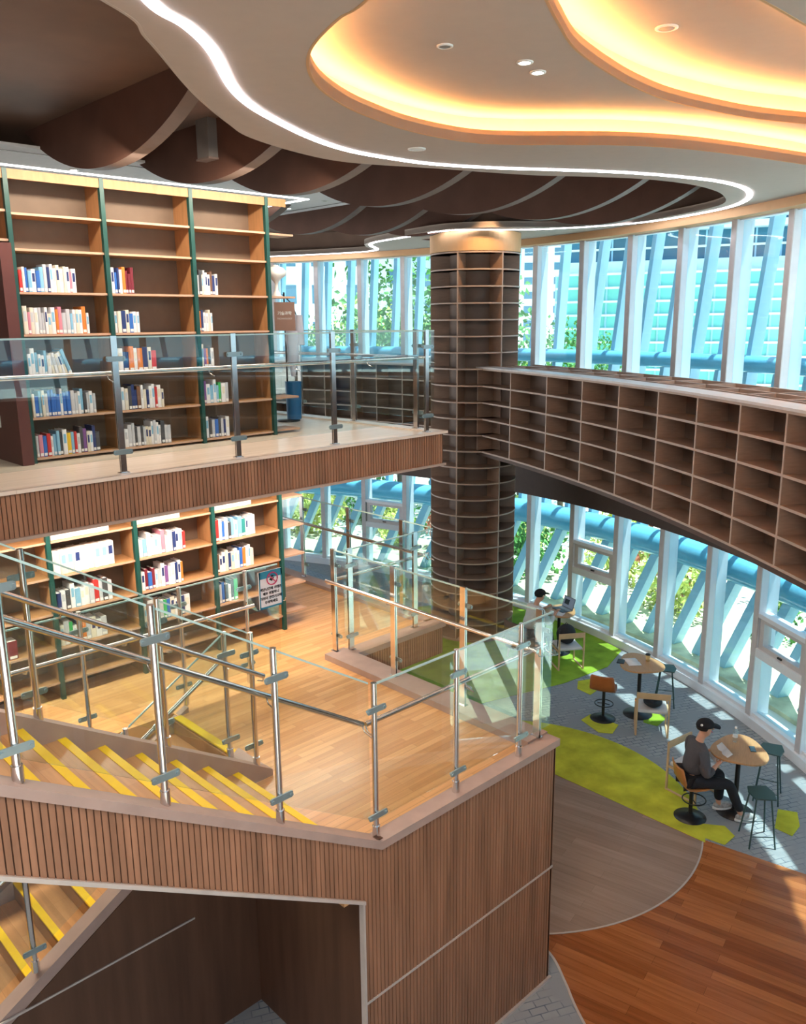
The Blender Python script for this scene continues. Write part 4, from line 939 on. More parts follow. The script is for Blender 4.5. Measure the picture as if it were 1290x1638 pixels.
# white vase on the end shelf
vs_ = thing('vase', 'white goblet shaped vase on the end shelf of the gallery bookcase', 'vase', (6.24, 8.68, 6.81))
s = MB(); s.lathe([(0.0, 0.0), (0.07, 0.0), (0.05, 0.02), (0.022, 0.08), (0.022, 0.16), (0.06, 0.21), (0.12, 0.25), (0.125, 0.30), (0.09, 0.34), (0.03, 0.355)], n=24); s.build('body', 'white', vs_)
s = MB(); s.lathe([(0.03, 0.355), (0.035, 0.37), (0.0, 0.375)], n=16); s.build('lid_knob', 'white', vs_)

# ================================================================== FURNITURE
def rot_from(f): return math.atan2(f[1], f[0])          # local +x is the facing direction
def pick(n=40, r=0.40):
    out = []
    for i in range(n):
        a = 2 * PI * i / n; q = r * (1 + 0.10 * math.cos(3 * a)); out.append((q * math.cos(a) * 1.08, q * math.sin(a) * 0.92))
    return out
def cafe_table(x, y, label, h=0.92, rz=0.0, r=0.38):
    t = thing('cafe_table', label, 'table', (x, y, 0), rz)
    s = MB(); s.prism(pick(r=r), h - 0.028, h); s.build('table_top', 'ttop', t, bevel=0.006)
    s = MB(); s.tube([(0, 0, 0.02), (0, 0, h - 0.03)], 0.032, 14); s.build('pole', 'black', t)
    s = MB(); s.lathe([(0.24, 0.0), (0.24, 0.012), (0.05, 0.03), (0.035, 0.05)], n=32); s.build('base', 'black', t)
    s = MB(); s.lathe([(0.03, h - 0.06), (0.12, h - 0.035), (0.12, h - 0.028)], n=20); s.build('mounting_plate', 'black', t)
    return t
def bar_chair(x, y, f, label, m='tan', seat=0.53):
    t = thing('bar_chair', label, 'chair', (x, y, 0), rot_from(f))
    s = MB(); s.lathe([(0.21, 0.0), (0.21, 0.01), (0.10, 0.03), (0.04, 0.06)], n=32); s.build('base', 'black', t)
    s = MB(); s.tube([(0, 0, 0.03), (0, 0, seat - 0.02)], 0.026, 14); s.build('gas_column', 'black', t)
    s = MB(); ring = [(0.04 + 0.15 * math.cos(a), 0.15 * math.sin(a), 0.26) for a in [2 * PI * i / 24 for i in range(24)]]; s.tube(ring, 0.009, 8, close=True); s.tube([(0.02, 0.1, 0.26), (0, 0, 0.28), (0.02, -0.1, 0.26)], 0.008, 6); s.build('foot_ring', 'black', t)
    # shell: seat curving up into a back, drawn as a bent sheet with thickness
    prof = [(0.20, 0.0), (0.10, -0.012), (-0.02, -0.012), (-0.12, 0.0), (-0.17, 0.04), (-0.195, 0.10), (-0.215, 0.18), (-0.235, 0.27), (-0.24, 0.30)]
    wd = [0.17, 0.195, 0.205, 0.205, 0.205, 0.205, 0.20, 0.19, 0.17]
    s = MB(); n = 9; vs = []
    for layer in (0, 1):
        for (px_, pz), wv in zip(prof, wd):
            for k in range(n):
                q = -1 + 2 * k / (n - 1); c = 0.035 * q * q; bx = px_ + (c if pz > 0.06 else 0); bz = pz + (c * 0.5 if pz < 0.06 else 0)
                off = (0.016, 0.0) if pz > 0.06 else (0.0, 0.016)
                vs.append((bx - layer * off[0], q * wv, seat + bz - layer * off[1]))
    R_ = len(prof); fs = []
    for L in (0, 1):
        for i in range(R_ - 1):
            for k in range(n - 1):
                a = L * R_ * n + i * n + k; fs.append((a, a + 1, a + n + 1, a + n))
    o2 = R_ * n
    for i in range(R_ - 1):
        for k in (0, n - 1): a = i * n + k; fs.append((a, a + n, o2 + a + n, o2 + a))
    for k in range(n - 1):
        fs.append((k, k + 1, o2 + k + 1, o2 + k)); a = (R_ - 1) * n + k; fs.append((a, a + 1, o2 + a + 1, o2 + a))
    s.add(vs, fs, True); s.build('seat_shell', m, t)
    s = MB(); s.tube([(0.0, 0.02, seat - 0.03), (0.02, 0.17, seat - 0.035), (0.02, 0.21, seat - 0.04)], 0.006, 6); s.build('height_lever', 'black', t)
    return t
def teal_stool(x, y, rz, label, h=0.66):
    t = thing('teal_stool', label, 'stool', (x, y, 0), rz)
    s = MB(); s.prism([(-0.17, -0.13), (0.0, -0.165), (0.17, -0.12), (0.15, 0.12), (0.02, 0.155), (-0.15, 0.12)], h - 0.02, h); s.build('seat', 'stool', t, bevel=0.006)
    feet = [(-0.19, -0.16), (0.19, -0.16), (0.19, 0.16), (-0.19, 0.16)]; tops = [(-0.11, -0.09), (0.11, -0.09), (0.11, 0.09), (-0.11, 0.09)]
    for (fx, fy), (tx, ty) in zip(feet, tops):
        s = MB(); s.tube([(fx, fy, 0.0), (tx, ty, h - 0.02)], 0.011, 8); s.build('leg', 'stool', t)
    for i in (1, 3):
        a, b = feet[i], feet[(i + 1) % 4]; k = 0.25; pa = (a[0] * 0.91, a[1] * 0.9, 0.16); pb = (b[0] * 0.91, b[1] * 0.9, 0.16)
        s = MB(); s.tube([pa, pb], 0.006, 6); s.build('stretcher', 'stool', t)
    return t
def sled_chair(x, y, f, label):
    t = thing('sled_chair', label, 'chair', (x, y, 0), rot_from(f))
    for sy in (-0.245, 0.245):
        s = MB(); w2 = 0.014
        s.box(-0.26, sy - w2, 0.0, 0.24, sy + w2, 0.028); s.box(-0.26, sy - w2, 0.028, -0.232, sy + w2, 0.74); s.box(0.212, sy - w2, 0.028, 0.24, sy + w2, 0.42); s.box(-0.232, sy - w2, 0.36, 0.212, sy + w2, 0.39)
        s.build('side_frame', 'beech', t, bevel=0.003)
    s = MB(); s.box(-0.262, -0.26, 0.64, -0.236, 0.26, 0.74); s.build('backrest', 'beech', t, bevel=0.006)
    s = MB(); s.box(-0.23, -0.228, 0.385, 0.24, 0.228, 0.44); s.build('seat', 'seatw', t, bevel=0.018)
    return t
T1 = cafe_table(10.22, 4.22, 'rounded oak cafe table with water bottle beside the reading man', 0.92, rz=0.4)
T2 = cafe_table(11.86, 6.66, 'rounded oak cafe table with open book and paper cup by the windows', 0.92, rz=0.9)
T3 = cafe_table(13.15, 9.22, 'cafe table carrying the laptop near the round column', 0.88, rz=0.2, r=0.36)
bar_chair(11.30, 6.98, (0.93, 0.36), 'empty tan leather bar chair with round black base on the grey carpet', 'tan', 0.55)
bar_chair(9.68, 4.58, (0.77, -0.64), 'orange plywood bar chair under the man in the charcoal sweatshirt', 'plywood', 0.50)
sled_chair(11.52, 6.22, (0.84, 0.54), 'beech sled chair with a black bag on its pale seat')
sled_chair(10.27, 4.86, (-0.15, -0.99), 'beech sled chair half hidden behind the man in the charcoal sweatshirt')
sled_chair(12.72, 8.72, (0.55, 0.83), 'beech sled chair with a black backpack, beside the laptop table')
teal_stool(12.55, 6.55, 0.5, 'dark teal stool between the paper cup table and the windows')
teal_stool(10.88, 4.06, 0.3, 'dark teal stool behind the water bottle table by the window', 0.74)
teal_stool(9.80, 3.73, 0.75, 'dark teal stool in front, right of the man\'s trainers', 0.68)
teal_stool(12.98, 9.62, 0.1, 'dark teal stool under the laptop table', 0.60)
# brown armchair of the second reader
t = thing('armchair', 'brown upholstered high-back armchair under the person with the laptop', 'armchair', (12.35, 9.50, 0), rot_from((0.95, -0.3)))
s = MB(); s.box(-0.24, -0.25, 0.30, 0.26, 0.25, 0.46); s.build('seat', 'brownfab', t, bevel=0.04)
s = MB(); n = 11; vs = []
for L in (0, 1):
    for i in range(6):
        for k in range(n):
            a = PI - 1.15 + 2.3 * k / (n - 1); r_ = 0.31 + 0.06 * L; z = 0.30 + 0.11 * i; cut = max(0, abs(k - 5) - 2) * 0.05
            vs.append((r_ * math.cos(a) + 0.04 - 0.02 * i * 0.5, r_ * math.sin(a) * 0.98, min(z, 0.88 - cut)))
fs = []
for L in (0, 1):
    for i in range(5):
        for k in range(n - 1): a = L * 6 * n + i * n + k; fs.append((a, a + 1, a + n + 1, a + n))
for i in range(5):
    for k in (0, n - 1): a = i * n + k; fs.append((a, a + n, 6 * n + a + n, 6 * n + a))
for k in range(n - 1): fs.append((5 * n + k, 5 * n + k + 1, 11 * n + k + 1, 11 * n + k)); fs.append((k, k + 1, 6 * n + k + 1, 6 * n + k))
s.add(vs, fs, True); s.build('backrest', 'brownfab', t)
for fx, fy in ((-0.18, -0.18), (0.18, -0.18), (0.18, 0.18), (-0.18, 0.18)):
    s = MB(); s.tube([(fx * 1.15, fy * 1.15, 0), (fx, fy, 0.31)], 0.014, 8, r2=0.02); s.build('leg', 'beech', t)

def blob(name, c, r, m, parent, seg=20, rows=12, squash=None):
    s = MB(); prof = [(max(1e-5, math.sin(PI * i / rows)) , -math.cos(PI * i / rows)) for i in range(rows + 1)]
    vs = []; fs = []
    for (q, z) in prof:
        for k in range(seg):
            a = 2 * PI * k / seg; p = Vector((r[0] * q * math.cos(a), r[1] * q * math.sin(a), r[2] * z))
            if squash: p = squash(p)
            vs.append(p + Vector(c))
    for i in range(rows):
        for k in range(seg): fs.append((i * seg + k, i * seg + (k + 1) % seg, (i + 1) * seg + (k + 1) % seg, (i + 1) * seg + k))
    s.add(vs, fs, True); return s.build(name, m, parent)
b_ = thing('shoulder_bag', 'black bag lying on the pale seat of the beech chair by the cup table', 'bag', (11.50, 6.20, 0.44), 0.5)
blob('body', (0, 0, 0.07), (0.19, 0.15, 0.075), 'bag', b_, squash=lambda p: Vector((p.x, p.y, p.z * (1 + 0.3 * math.sin(p.x * 20)))))
s = MB(); s.tube([(-0.13, 0.0, 0.11), (-0.05, -0.09, 0.155), (0.06, -0.08, 0.15), (0.13, 0.02, 0.11)], 0.008, 6); s.build('strap', 'black', b_)
b_ = thing('backpack', 'black backpack standing on the beech chair next to the laptop table', 'bag', (12.74, 8.76, 0.44), 0.9)
blob('body', (0, 0, 0.19), (0.14, 0.19, 0.19), 'bag', b_)
blob('front_pocket', (-0.10, 0, 0.13), (0.06, 0.13, 0.11), 'bag', b_)
s = MB(); s.tube([(0.0, -0.04, 0.37), (0.0, 0.0, 0.41), (0.0, 0.04, 0.37)], 0.008, 6); s.tube([(-0.08, 0.14, 0.3), (-0.15, 0.2, 0.12), (-0.16, 0.22, -0.12)], 0.010, 6); s.build('strap', 'black', b_)
# table things
def open_book(name, x, y, z, rz, label, w=0.15, h=0.21, cat='book'):
    t = thing(name, label, cat, (x, y, z), rz); 
    for sg_ in (-1, 1):
        s = MB(); n = 6; vs = []
        for zz in (0, 1):
            for i in range(n + 1):
                q = i / n; top = 0.004 + 0.016 * math.sin(PI * min(1, q * 1.1)) * (1 - 0.5 * q)
                for yy in (-h / 2, h / 2): vs.append((sg_ * w * q, yy, top if zz else 0.002))
        N = 2 * (n + 1); fs = []
        for i in range(n): a = 2 * i; fs += [(a, a + 1, a + 3, a + 2), (N + a, N + a + 2, N + a + 3, N + a + 1), (a, a + 2, N + a + 2, N + a), (a + 1, N + a + 1, N + a + 3, a + 3)]
        fs += [(N - 2, N - 1, 2 * N - 1, 2 * N - 2)]
        s.add(vs, fs, True); s.build('pages', 'paper', t)
    s = MB(); s.box(-w - 0.004, -h / 2 - 0.004, 0, w + 0.004, h / 2 + 0.004, 0.003); s.build('cover', 'bk_pale grey', t)
    s = MB()
    for sg_ in (-1, 1):
        for k in range(7): s.box(sg_ * w * 0.5 - w * 0.36, -h * 0.36 + k * h * 0.11, 0.0195, sg_ * w * 0.5 + w * 0.33, -h * 0.36 + k * h * 0.11 + 0.003, 0.0202)
    return t
open_book('open_book', 11.80, 6.78, 0.92, 0.9, 'open white book on the cafe table beside the paper cup')
t = thing('notebook', 'closed dark notebook on the cafe table behind the open book', 'notebook', (11.68, 6.92, 0.92), 0.4)
s = MB(); s.box(-0.09, -0.06, 0, 0.09, 0.06, 0.012); s.build('cover', 'black', t, bevel=0.002)
t = thing('paper_cup', 'kraft paper coffee cup with black lid on the cafe table', 'cup', (12.02, 6.62, 0.92))
s = MB(); s.lathe([(0.0, 0.0), (0.028, 0.0), (0.040, 0.11)], n=24); s.build('cup_body', 'cup', t)
s = MB(); s.lathe([(0.043, 0.108), (0.043, 0.118), (0.036, 0.128), (0.0, 0.128)], n=24); s.build('lid', 'black', t)
s = MB(); s.lathe([(0.0335, 0.04), (0.040, 0.085)], n=24); s.build('sleeve', 'cup', t)
t = thing('water_bottle', 'clear plastic water bottle on the table in front of the reading man', 'bottle', (10.38, 4.36, 0.92))
s = MB(); s.lathe([(0.0, 0.0), (0.030, 0.002), (0.033, 0.02), (0.031, 0.06), (0.033, 0.10), (0.033, 0.15), (0.014, 0.19), (0.013, 0.20)], n=24); s.build('bottle_body', 'clear', t)
s = MB(); s.lathe([(0.016, 0.197), (0.016, 0.218), (0.0, 0.219)], n=16); s.build('cap', 'white', t)
s = MB(); s.lathe([(0.0336, 0.07), (0.0336, 0.10)], n=24); s.build('band', 'white', t)
t = thing('smartphone', 'dark smartphone lying on the table beside the water bottle', 'phone', (10.34, 4.10, 0.92), 0.6)
s = MB(); s.box(-0.075, -0.037, 0, 0.075, 0.037, 0.009); s.build('case', 'phone', t, bevel=0.003)
s = MB(); s.box(-0.068, -0.032, 0.009, 0.068, 0.032, 0.0096); s.build('screen', 'bwin', t)
t = thing('laptop', 'open dark laptop on the table near the round column', 'laptop', (13.22, 9.20, 0.88), math.atan2(-0.3, 0.95) - PI / 2)
s = MB(); s.box(-0.17, -0.12, 0, 0.17, 0.12, 0.016); s.build('keyboard_base', 'laptop', t, bevel=0.003)
mt = Matrix.Translation((0, 0.12, 0.014)) @ Matrix.Rotation(math.radians(-18), 4, 'X')
s = MB(); s.box(-0.17, -0.004, 0, 0.17, 0.004, 0.23, mt); ld = s.build('display_lid', 'laptop', t)
s = MB(); s.box(-0.158, -0.006, 0.014, 0.158, -0.004, 0.218, mt); s.build('screen', emis('laptop screen glow', (0.08, 0.10, 0.13), 0.6), ld)
s = MB(); s.box(-0.12, -0.0075, 0.07, 0.02, -0.006, 0.17, mt); s.build('window_shape', 'phone', ld)
t = thing('paper_sheet', 'white papers in front of the laptop', 'paper', (12.98, 9.16, 0.88), 0.3)
s = MB(); s.box(-0.12, -0.15, 0, 0.10, 0.15, 0.004); s.build('sheets', 'paper', t)

# ================================================================== PEOPLE
def skin(name, verts, edges, mat_, parent, sub=2, root=0):
    me = D.meshes.new(name); me.from_pydata([v[0] for v in verts], edges, []); o = D.objects.new(name, me); COL.objects.link(o)
    md = o.modifiers.new('skin', 'SKIN'); md.use_smooth_shade = True; md.branch_smoothing = 0.4
    for i, v in enumerate(verts):
        sv = me.skin_vertices[0].data[i]; r = v[1]; sv.radius = r if isinstance(r, tuple) else (r, r); sv.use_root = (i == root)
    sb = o.modifiers.new('sub', 'SUBSURF'); sb.levels = sub; sb.render_levels = sub
    dg = bpy.context.evaluated_depsgraph_get(); m2 = D.meshes.new_from_object(o.evaluated_get(dg)); D.objects.remove(o)
    m2.materials.clear(); m2.materials.append(M[mat_]); 
    for p in m2.polygons: p.use_smooth = True
    n_ = D.objects.new(name, m2); COL.objects.link(n_); n_.parent = parent; return n_
def chain(pts):
    return [(p[:3], p[3]) for p in pts]
def person(label, x, y, f, shirt, seat, lean, head_tilt, hands, feet, cap=True, logo=True, sleeve_end=0.62):
    """local frame: +x forward, +y left, +z up; joints in metres"""
    t = thing('person', label, 'person', (x, y, 0), rot_from(f)); t.scale = (1.07, 1.07, 1.0)
    hip = Vector((0, 0, seat + 0.10)); sh = hip + Vector((lean, 0, 0.47)); nk = sh + Vector((0.03, 0, 0.075)); hd = nk + Vector((0.045 + head_tilt * 0.04, 0, 0.135))
    L = []; E = []
    def add(p, r, par=None):
        L.append((tuple(p), r)); i = len(L) - 1
        if par is not None: E.append((par, i))
        return i
    # one continuous body: pelvis, spine, neck, arms, hands with fingers, legs
    a = add(hip, (0.11, 0.08)); b = add(hip.lerp(sh, 0.5), (0.09, 0.07), a); c = add(sh - Vector((0, 0, 0.07)), (0.075, 0.06), b); n = add(nk, 0.052, c); n2 = add(nk + Vector((0.015, 0, 0.045)), 0.050, n)
    h1 = add(hd + Vector((-0.012, 0, -0.05)), (0.072, 0.072), n2); h2 = add(hd + Vector((-0.02, 0, 0.03)), (0.078, 0.088), h1); h3 = add(hd + Vector((-0.02, 0, 0.085)), (0.055, 0.06), h2)
    sv, se = [], []; tv, te = [], []
    for side, sgn_ in (('l', 1), ('r', -1)):
        S = sh + Vector((-0.01, sgn_ * 0.185, -0.035)); Hn = Vector(hands[side]); mid = (S + Hn) / 2
        d = Hn - S; ln = d.length; up_ = 0.29; fo = 0.25
        k = (up_ ** 2 - fo ** 2 + ln ** 2) / (2 * ln); hgt = math.sqrt(max(0.0004, up_ ** 2 - k * k)); dn = d.normalized()
        pole = Vector((-0.25, sgn_ * 0.45, -1)); pole = (pole - dn * pole.dot(dn)).normalized(); El = S + dn * k + pole * hgt
        si = add(S - Vector((0, 0, 0.02)), 0.040, c); ei = add(El, 0.040, si); wi = add(Hn, 0.026, ei)
        fd = (Hn - El).normalized(); inn = Vector((0, -sgn_, 0)); inn = (inn - fd * inn.dot(fd)).normalized(); dn2 = fd.cross(inn).normalized()
        if dn2.z > 0: dn2 = -dn2
        pm = add(Hn + fd * 0.05, (0.034, 0.018), wi)
        for q, (off, ll) in enumerate(((-0.027, 0.062), (-0.009, 0.072), (0.009, 0.068), (0.027, 0.052))):
            b0 = add(Hn + fd * 0.088 + inn * off, 0.0095, pm); b1 = add(Hn + fd * (0.088 + ll * 0.55) + inn * off + dn2 * 0.010, 0.0085, b0); add(Hn + fd * (0.088 + ll * 0.85) + inn * off + dn2 * 0.032, 0.0075, b1)
        tb = add(Hn + fd * 0.035 + inn * 0.035, 0.011, pm); add(Hn + fd * 0.075 + inn * 0.055 + dn2 * -0.01, 0.009, tb)
        # legs
        Kn = Vector(feet[side][0]); An = Vector(feet[side][1]); Hj = hip + Vector((0.0, sgn_ * 0.095, -0.01))
        hi = add(Hj, 0.085, a); ki = add(Kn, 0.055, hi); ai = add(An, 0.036, ki)
        add(An + Vector((0.02, 0, -0.045)), 0.035, ai); add(An + Vector((0.13, sgn_ * 0.01, -0.06)), (0.035, 0.022), len(L) - 1)
        # sleeve and trouser points
        sv.append((S, El, Hn)); tv.append((Hj, Kn, An))
    skin('body', L, E, 'skin', t, 2)
    # face: nose, mouth, ears, eyes follow the head position
    hq = hd + Vector((-0.01, 0, 0.0))
    s = MB(); s.tube([hq + Vector((0.072, 0, 0.03)), hq + Vector((0.098, 0, -0.012)), hq + Vector((0.075, 0, -0.022))], [0.007, 0.013, 0.008], 8); s.build('nose', 'skin', t)
    for sgn_ in (-1, 1):
        blob('ear', hq + Vector((-0.012, sgn_ * 0.082, 0.0)), (0.018, 0.008, 0.030), 'skin', t, 12, 8)
        blob('eye', hq + Vector((0.070, sgn_ * 0.030, 0.028)), (0.008, 0.013, 0.005), 'hair', t, 10, 6)
    blob('mouth', hq + Vector((0.076, 0, -0.050)), (0.006, 0.022, 0.005), 'signred', t, 10, 6)
    # hair and cap
    def cut(p): return Vector((p.x, p.y, max(p.z, -0.035 if p.x < 0.02 else 0.05)))
    blob('hair', hq + Vector((-0.02, 0, 0.035)), (0.100, 0.090, 0.100), 'hair', t, 24, 14, cut)
    if cap:
        cp = blob('cap', hq + Vector((-0.012, 0, 0.045)), (0.112, 0.100, 0.098), 'capcloth', t, 24, 14, lambda p: Vector((p.x, p.y, max(p.z, 0.0))))
        s = MB(); vs = []; nn = 12
        for zz in (0, 1):
            for i in range(nn + 1):
                a_ = -1.0 + 2.0 * i / nn
                vs.append(hq + Vector((-0.012 + 0.108 * math.cos(a_), 0.095 * math.sin(a_), 0.052 - 0.004 * zz))); vs.append(hq + Vector((0.01 + 0.165 * math.cos(a_ * 0.75), 0.10 * math.sin(a_), 0.030 - 0.004 * zz)))
        N = 2 * (nn + 1); fs = []
        for zz in (0, 1):
            for i in range(nn): q = zz * N + 2 * i; fs.append((q, q + 1, q + 3, q + 2))
        for i in range(nn): q = 2 * i; fs.append((q + 1, q + 3, N + q + 3, N + q + 1))
        s.add(vs, fs, True); s.build('brim', 'capcloth', cp)
        if logo: blob('cap_badge', hq + Vector((-0.085, -0.062, 0.085)), (0.016, 0.014, 0.016), 'white', cp, 12, 8)
    # shirt
    V = []; Ed = []
    def ad(p, r, par=None):
        V.append((tuple(p), r)); i = len(V) - 1
        if par is not None: Ed.append((par, i))
        return i
    s0 = ad(hip + Vector((0, 0, 0.03)), (0.175, 0.145)); s1 = ad(hip.lerp(sh, 0.5), (0.18, 0.145), s0); s2 = ad(sh - Vector((0.0, 0, 0.05)), (0.185, 0.135), s1); ad(nk - Vector((0.005, 0, 0.035)), (0.085, 0.078), s2)
    for (S, El, Hn) in sv:
        q = ad(S, 0.088, s2); q = ad(S.lerp(El, 0.5), 0.074, q); q = ad(El, 0.062, q); ad(El.lerp(Hn, sleeve_end), 0.050, q)
    skin('shirt', V, Ed, shirt, t, 2)
    # trousers
    V = []; Ed = []
    p0 = ad(hip + Vector((0, 0, 0.02)), (0.155, 0.12))
    for i, (Hj, Kn, An) in enumerate(tv):
        q = ad(Hj + Vector((0.02, 0, -0.005)), 0.098, p0); q = ad(Hj.lerp(Kn, 0.55), 0.086, q); q = ad(Kn, 0.074, q); q = ad(Kn.lerp(An, 0.5), 0.066, q); ad(An + Vector((0, 0, 0.03)), 0.055, q)
    skin('trousers', V, Ed, 'trouser', t, 2)
    for side, sgn_ in (('l', 1), ('r', -1)):
        An = Vector(feet[side][1]); gz = max(0.0, An.z - 0.095)
        sh_ = blob('shoe', An + Vector((0.07, sgn_ * 0.005, -0.045)), (0.135, 0.050, 0.048), 'shoe', t, 20, 12, lambda p: Vector((p.x, p.y * (0.85 + 0.8 * (p.x + 0.13)), p.z if p.z < 0 else p.z * (1.25 - 2.2 * (p.x + 0.05)))))
        s = MB(); s.prism([(An.x + 0.07 + 0.142 * math.cos(a_), An.y + sgn_ * 0.005 + 0.052 * math.sin(a_)) for a_ in [2 * PI * i / 20 for i in range(20)]], An.z - 0.098, An.z - 0.07); s.build('sole', 'sole', sh_, bevel=0.004)
    return t
person('person in charcoal sweatshirt, black trousers and black cap, sitting and reading a book', 9.66, 4.60, (0.77, -0.64), 'greyshirt', 0.50, 0.06, 0.6,
       {'l': (0.30, 0.17, 0.86), 'r': (0.27, -0.13, 0.84)}, {'l': ((0.43, 0.11, 0.56), (0.44, 0.12, 0.115)), 'r': ((0.44, -0.13, 0.54), (0.60, -0.15, 0.115))})
t = open_book('held_book', 0, 0, 0, 0, 'open white book held by the man in the charcoal sweatshirt', 0.16, 0.24)
fv = Vector((0.77, -0.64, 0)).normalized(); lv = Vector((-fv.y, fv.x, 0)); pos = Vector((9.66, 4.60, 0)) + fv * 0.385 + lv * 0.03 + Vector((0, 0, 0.895))
upv = (fv * 0.80 + Vector((0, 0, 0.55))).normalized(); nrm = (-lv).cross(upv).normalized()
t.matrix_world = Matrix.Translation(pos) @ Matrix((-lv, upv, (-lv).cross(upv))).transposed().to_4x4()
person('person in cream shirt and dark cap, bent over a laptop near the round column', 12.45, 9.46, (0.95, -0.30), 'whiteshirt', 0.47, 0.16, 1.2,
       {'l': (0.50, 0.18, 0.90), 'r': (0.48, -0.18, 0.90)}, {'l': ((0.42, 0.11, 0.50), (0.44, 0.12, 0.115)), 'r': ((0.42, -0.11, 0.50), (0.46, -0.12, 0.115))}, logo=False, sleeve_end=0.8)

# ================================================================== EXTERIOR
g = MB(); g.box(-60, -80, -0.35, 120, 120, -0.2); struct(g.build('ground_outside', 'concrete'), 'pale paving outside the facade', 'ground')
g = MB(); g.strip(arc(FC, 15.0, -88, 60, 70), arc(FC, 17.5, -88, 60, 70), -0.2, -0.12); struct(g.build('ground_bed', 'gravel'), 'planted bed along the facade', 'ground')
def ring_pipe(name, r, z, rad, label):
    s = MB(); s.tube([fpt(a, r, z) for a in range(-84, 52, 2)], rad, 20); tag(s.build(name, 'pipe'), label, 'pipe')
ring_pipe('facade_pipe', 15.35, 1.92, 0.28, 'large blue steel ring pipe outside the lower windows')
ring_pipe('facade_pipe', 15.35, 5.70, 0.15, 'blue steel ring pipe outside the upper windows')
nf = 0
for i in range(52):
    a = -83.1 + i * 2.612 + 0.6
    s = MB(); radial_box(s, a + 3.4, 15.3, 15.55, 0.10, -0.2, 2.0, -1.0)
    s.m = 0
    o = s.build('facade_fin', 'fin'); tag(o, 'slanting white blue steel fin outside the lower windows', 'fin', 'slanting fins outside the lower windows')
    s = MB(); radial_box(s, a, 15.45, 15.72, 0.05, 2.1, 9.6, -0.9 if a < -2 else -0.45)
    o = s.build('facade_fin', 'fin'); tag(o, 'tall leaning white blue steel fin outside the upper windows', 'fin', 'leaning fins outside the upper windows')
# trees and shrubs
def leafball(name, n, R, m, parent, c=(0, 0, 0), size=0.16, lobes=5, seed=1):
    rnd = random.Random(seed); s = MB(); cs = [Vector((rnd.uniform(-.5, .5) * R[0], rnd.uniform(-.5, .5) * R[1], rnd.uniform(-.45, .5) * R[2])) for _ in range(lobes)]
    for _ in range(n):
        c0 = rnd.choice(cs); v = Vector((rnd.gauss(0, 1), rnd.gauss(0, 1), rnd.gauss(0, 1))).normalized() * (rnd.random() ** 0.33) * 0.55
        p = c0 + Vector((v.x * R[0], v.y * R[1], v.z * R[2])) + Vector(c); q = Quaternion((rnd.gauss(0, 1), rnd.gauss(0, 1), rnd.gauss(0, 1), rnd.gauss(0, 1))).normalized(); sz = size * rnd.uniform(.6, 1.3)
        s.add([p + q @ Vector(k) * sz for k in ((-.5, 0, 0), (0, -.32, .08), (.5, 0, 0), (0, .32, .08))], [(0, 1, 2, 3)])
    o = s.build(name, m, parent, fix=False); return o
def make_tree(kind, h, seed, m):
    t = thing('tree', '', 'tree'); s = MB(); s.tube([(0, 0, -0.3), (0.05, 0, h * 0.35), (0, 0.05, h * 0.7)], 0.12, 8, r2=0.04); s.build('trunk', 'bark', t)
    leafball('crown', 3500, (h * 0.42, h * 0.42, h * 0.42), m, t, (0, 0, h * 0.56), 0.17, 9, seed); return t
protos = {'g': make_tree('g', 7, 3, 'leafg'), 'y': make_tree('y', 6, 5, 'leafy'), 'r': make_tree('r', 5.5, 9, 'leafr')}
desc = {'g': 'green tree', 'y': 'yellow green tree', 'r': 'russet tree'}
used = set()
def azpt(az, dist): return Vector((dist * math.cos(math.radians(az)), dist * math.sin(math.radians(az)), 0))
def place(kind, az, dist, sc, label):
    p = protos[kind]
    if kind in used: p = copy_tree(p)
    used.add(kind); q = azpt(az, dist); p.location = (q.x, q.y, -0.2); p.scale = (sc, sc, sc); p.rotation_euler = (0, 0, random.uniform(0, 6)); tag(p, label, 'tree', 'trees outside the facade')
TR = [('g', 55.5, 31, 1.05, 'behind the brown sign'), ('g', 53.0, 37, 1.1, 'left of the russet tree'), ('r', 50.6, 31, 1.0, 'seen through the upper windows behind the gallery glass'), ('y', 48.4, 38, 1.35, 'left of the tall green tree beside the column'), ('g', 46.3, 32, 1.1, 'seen between two fins left of the column'),
      ('g', 43.6, 29, 1.45, 'close to the left edge of the round column'), ('g', 38.0, 32, 1.05, 'just right of the column in front of the tower'), ('y', 35.2, 27, 0.95, 'in front of the apartment tower'), ('g', 33.6, 38, 1.0, 'left of the green glass wing')]
for k, az, d_, sc, wh in TR: place(k, az, d_, sc, desc[k] + ' ' + wh)
def shrub(seed, m):
    return leafball('shrub', 900, (1.0, 1.0, 0.9), m, None, (0, 0, 0.55), 0.15, 6, seed)
sh_p = {'y': shrub(21, 'leafy'), 'g': shrub(22, 'leafg'), 'r': shrub(23, 'leafr')}; sused = set()
for i in range(26):
    k = ['y', 'g', 'y', 'y', 'r', 'g', 'y'][i % 7]; a = -44 + i * 3.15; r_ = 17.0 + (i * 37 % 5) * 0.75; q = fpt(a, r_)
    o = sh_p[k] if k not in sused else sh_p[k].copy()
    if k in sused: COL.objects.link(o)
    sused.add(k); sc = 0.75 + (i * 13 % 4) * 0.2
    o.location = (q.x, q.y, -0.15); o.scale = (sc, sc, sc * 1.1); o.rotation_euler = (0, 0, i)
    tag(o, '%s shrub outside the lower windows, %s counted from the right' % ({'y': 'yellow green', 'g': 'dark green', 'r': 'russet'}[k], ord_[i] if i < 23 else ['twenty-fourth', 'twenty-fifth', 'last'][i - 23]), 'shrub', 'shrubs along the facade')
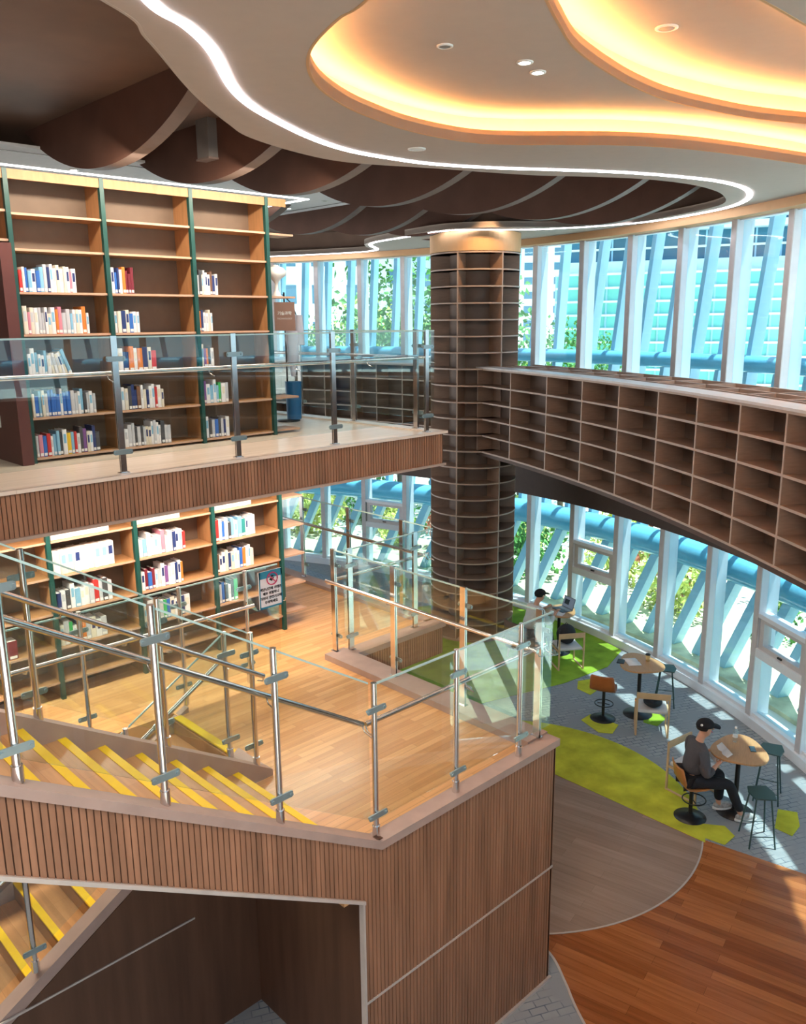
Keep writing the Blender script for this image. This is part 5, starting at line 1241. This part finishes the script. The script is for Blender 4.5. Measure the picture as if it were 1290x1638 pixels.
# buildings
def tower(az, dist, width, z0, z1, m, label, nx, nz, ww=0.55, wh=0.5, yaw=0.0, depth=8, style='win'):
    q = azpt(az, dist); t = thing('building', label, 'building', (q.x, q.y, 0), math.radians(az) + yaw)
    s = MB(); s.box(0, -width / 2, z0, depth, width / 2, z1); s.build('wall', m, t)
    cw, ch = width / nx, (z1 - z0) / nz
    if style == 'win':
        s = MB()
        for i in range(nx):
            for j in range(nz):
                y = -width / 2 + (i + 0.5) * cw; z = z0 + (j + 0.5) * ch; s.box(-0.06, y - cw * ww / 2, z - ch * wh / 2, 0.05, y + cw * ww / 2, z + ch * wh / 2)
        s.build('windows', 'bwin', t)
    else:
        s = MB()
        for j in range(nz + 1): s.box(-0.12, -width / 2, z0 + j * ch - 0.05, 0.02, width / 2, z0 + j * ch + 0.05)
        s.build('ledges', 'bwhite', t)
        s = MB()
        for i in range(nx + 1): s.box(-0.06, -width / 2 + i * cw - 0.04, z0, 0.02, -width / 2 + i * cw + 0.04, z1)
        s.build('mullions', 'fin', t)
    return t
tower(24.5, 42, 17.0, -0.3, 8.6, 'bgreen', 'low building wing clad in green glass with pale ledges', 14, 14, style='ledge')
tb = tower(24.0, 44, 17.5, 8.6, 20, 'bblue', 'dark blue glass upper storeys with white bands above the green wing', 16, 9, style='ledge')
s = MB()
for j, z in enumerate((8.7, 10.6, 12.4, 14.2, 16.2)): s.box(-0.8, -8.7, z, 0.1, 8.7, z + (0.55 if j % 2 == 0 else 0.3))
s.build('white_bands', 'bwhite', tb)
tower(32.2, 60, 3.6, -0.3, 19, 'bwhite', 'white stair block beside the blue glass storeys', 3, 7)
tower(36.8, 90, 7.5, -0.3, 34, 'bwhite', 'white apartment tower right of the column', 5, 24)
tower(39.9, 125, 4.5, -0.3, 30, 'bgrey', 'pale grey apartment tower next to the column', 3, 22)
tower(33.9, 125, 5.0, -0.3, 28, 'bgrey', 'pale grey block between the tower and the green wing', 4, 18)
tower(52.5, 60, 9.5, -0.3, 22, 'bwhite', 'white apartment block with dark windows at the far left', 4, 9)
tower(47.3, 82, 7.5, -0.3, 24, 'bwhite', 'white apartment block behind the yellow green tree', 4, 10, ww=0.5)
tower(43.5, 75, 7.0, -0.3, 18, 'bgrey', 'pale grey block left of the column', 4, 8)
tower(58.5, 84, 8.0, -0.3, 24, 'bgrey', 'pale grey apartment block behind the gallery sign', 4, 10)
bpy.context.view_layer.update()
print('books', NB[0], 'objects', len(D.objects))
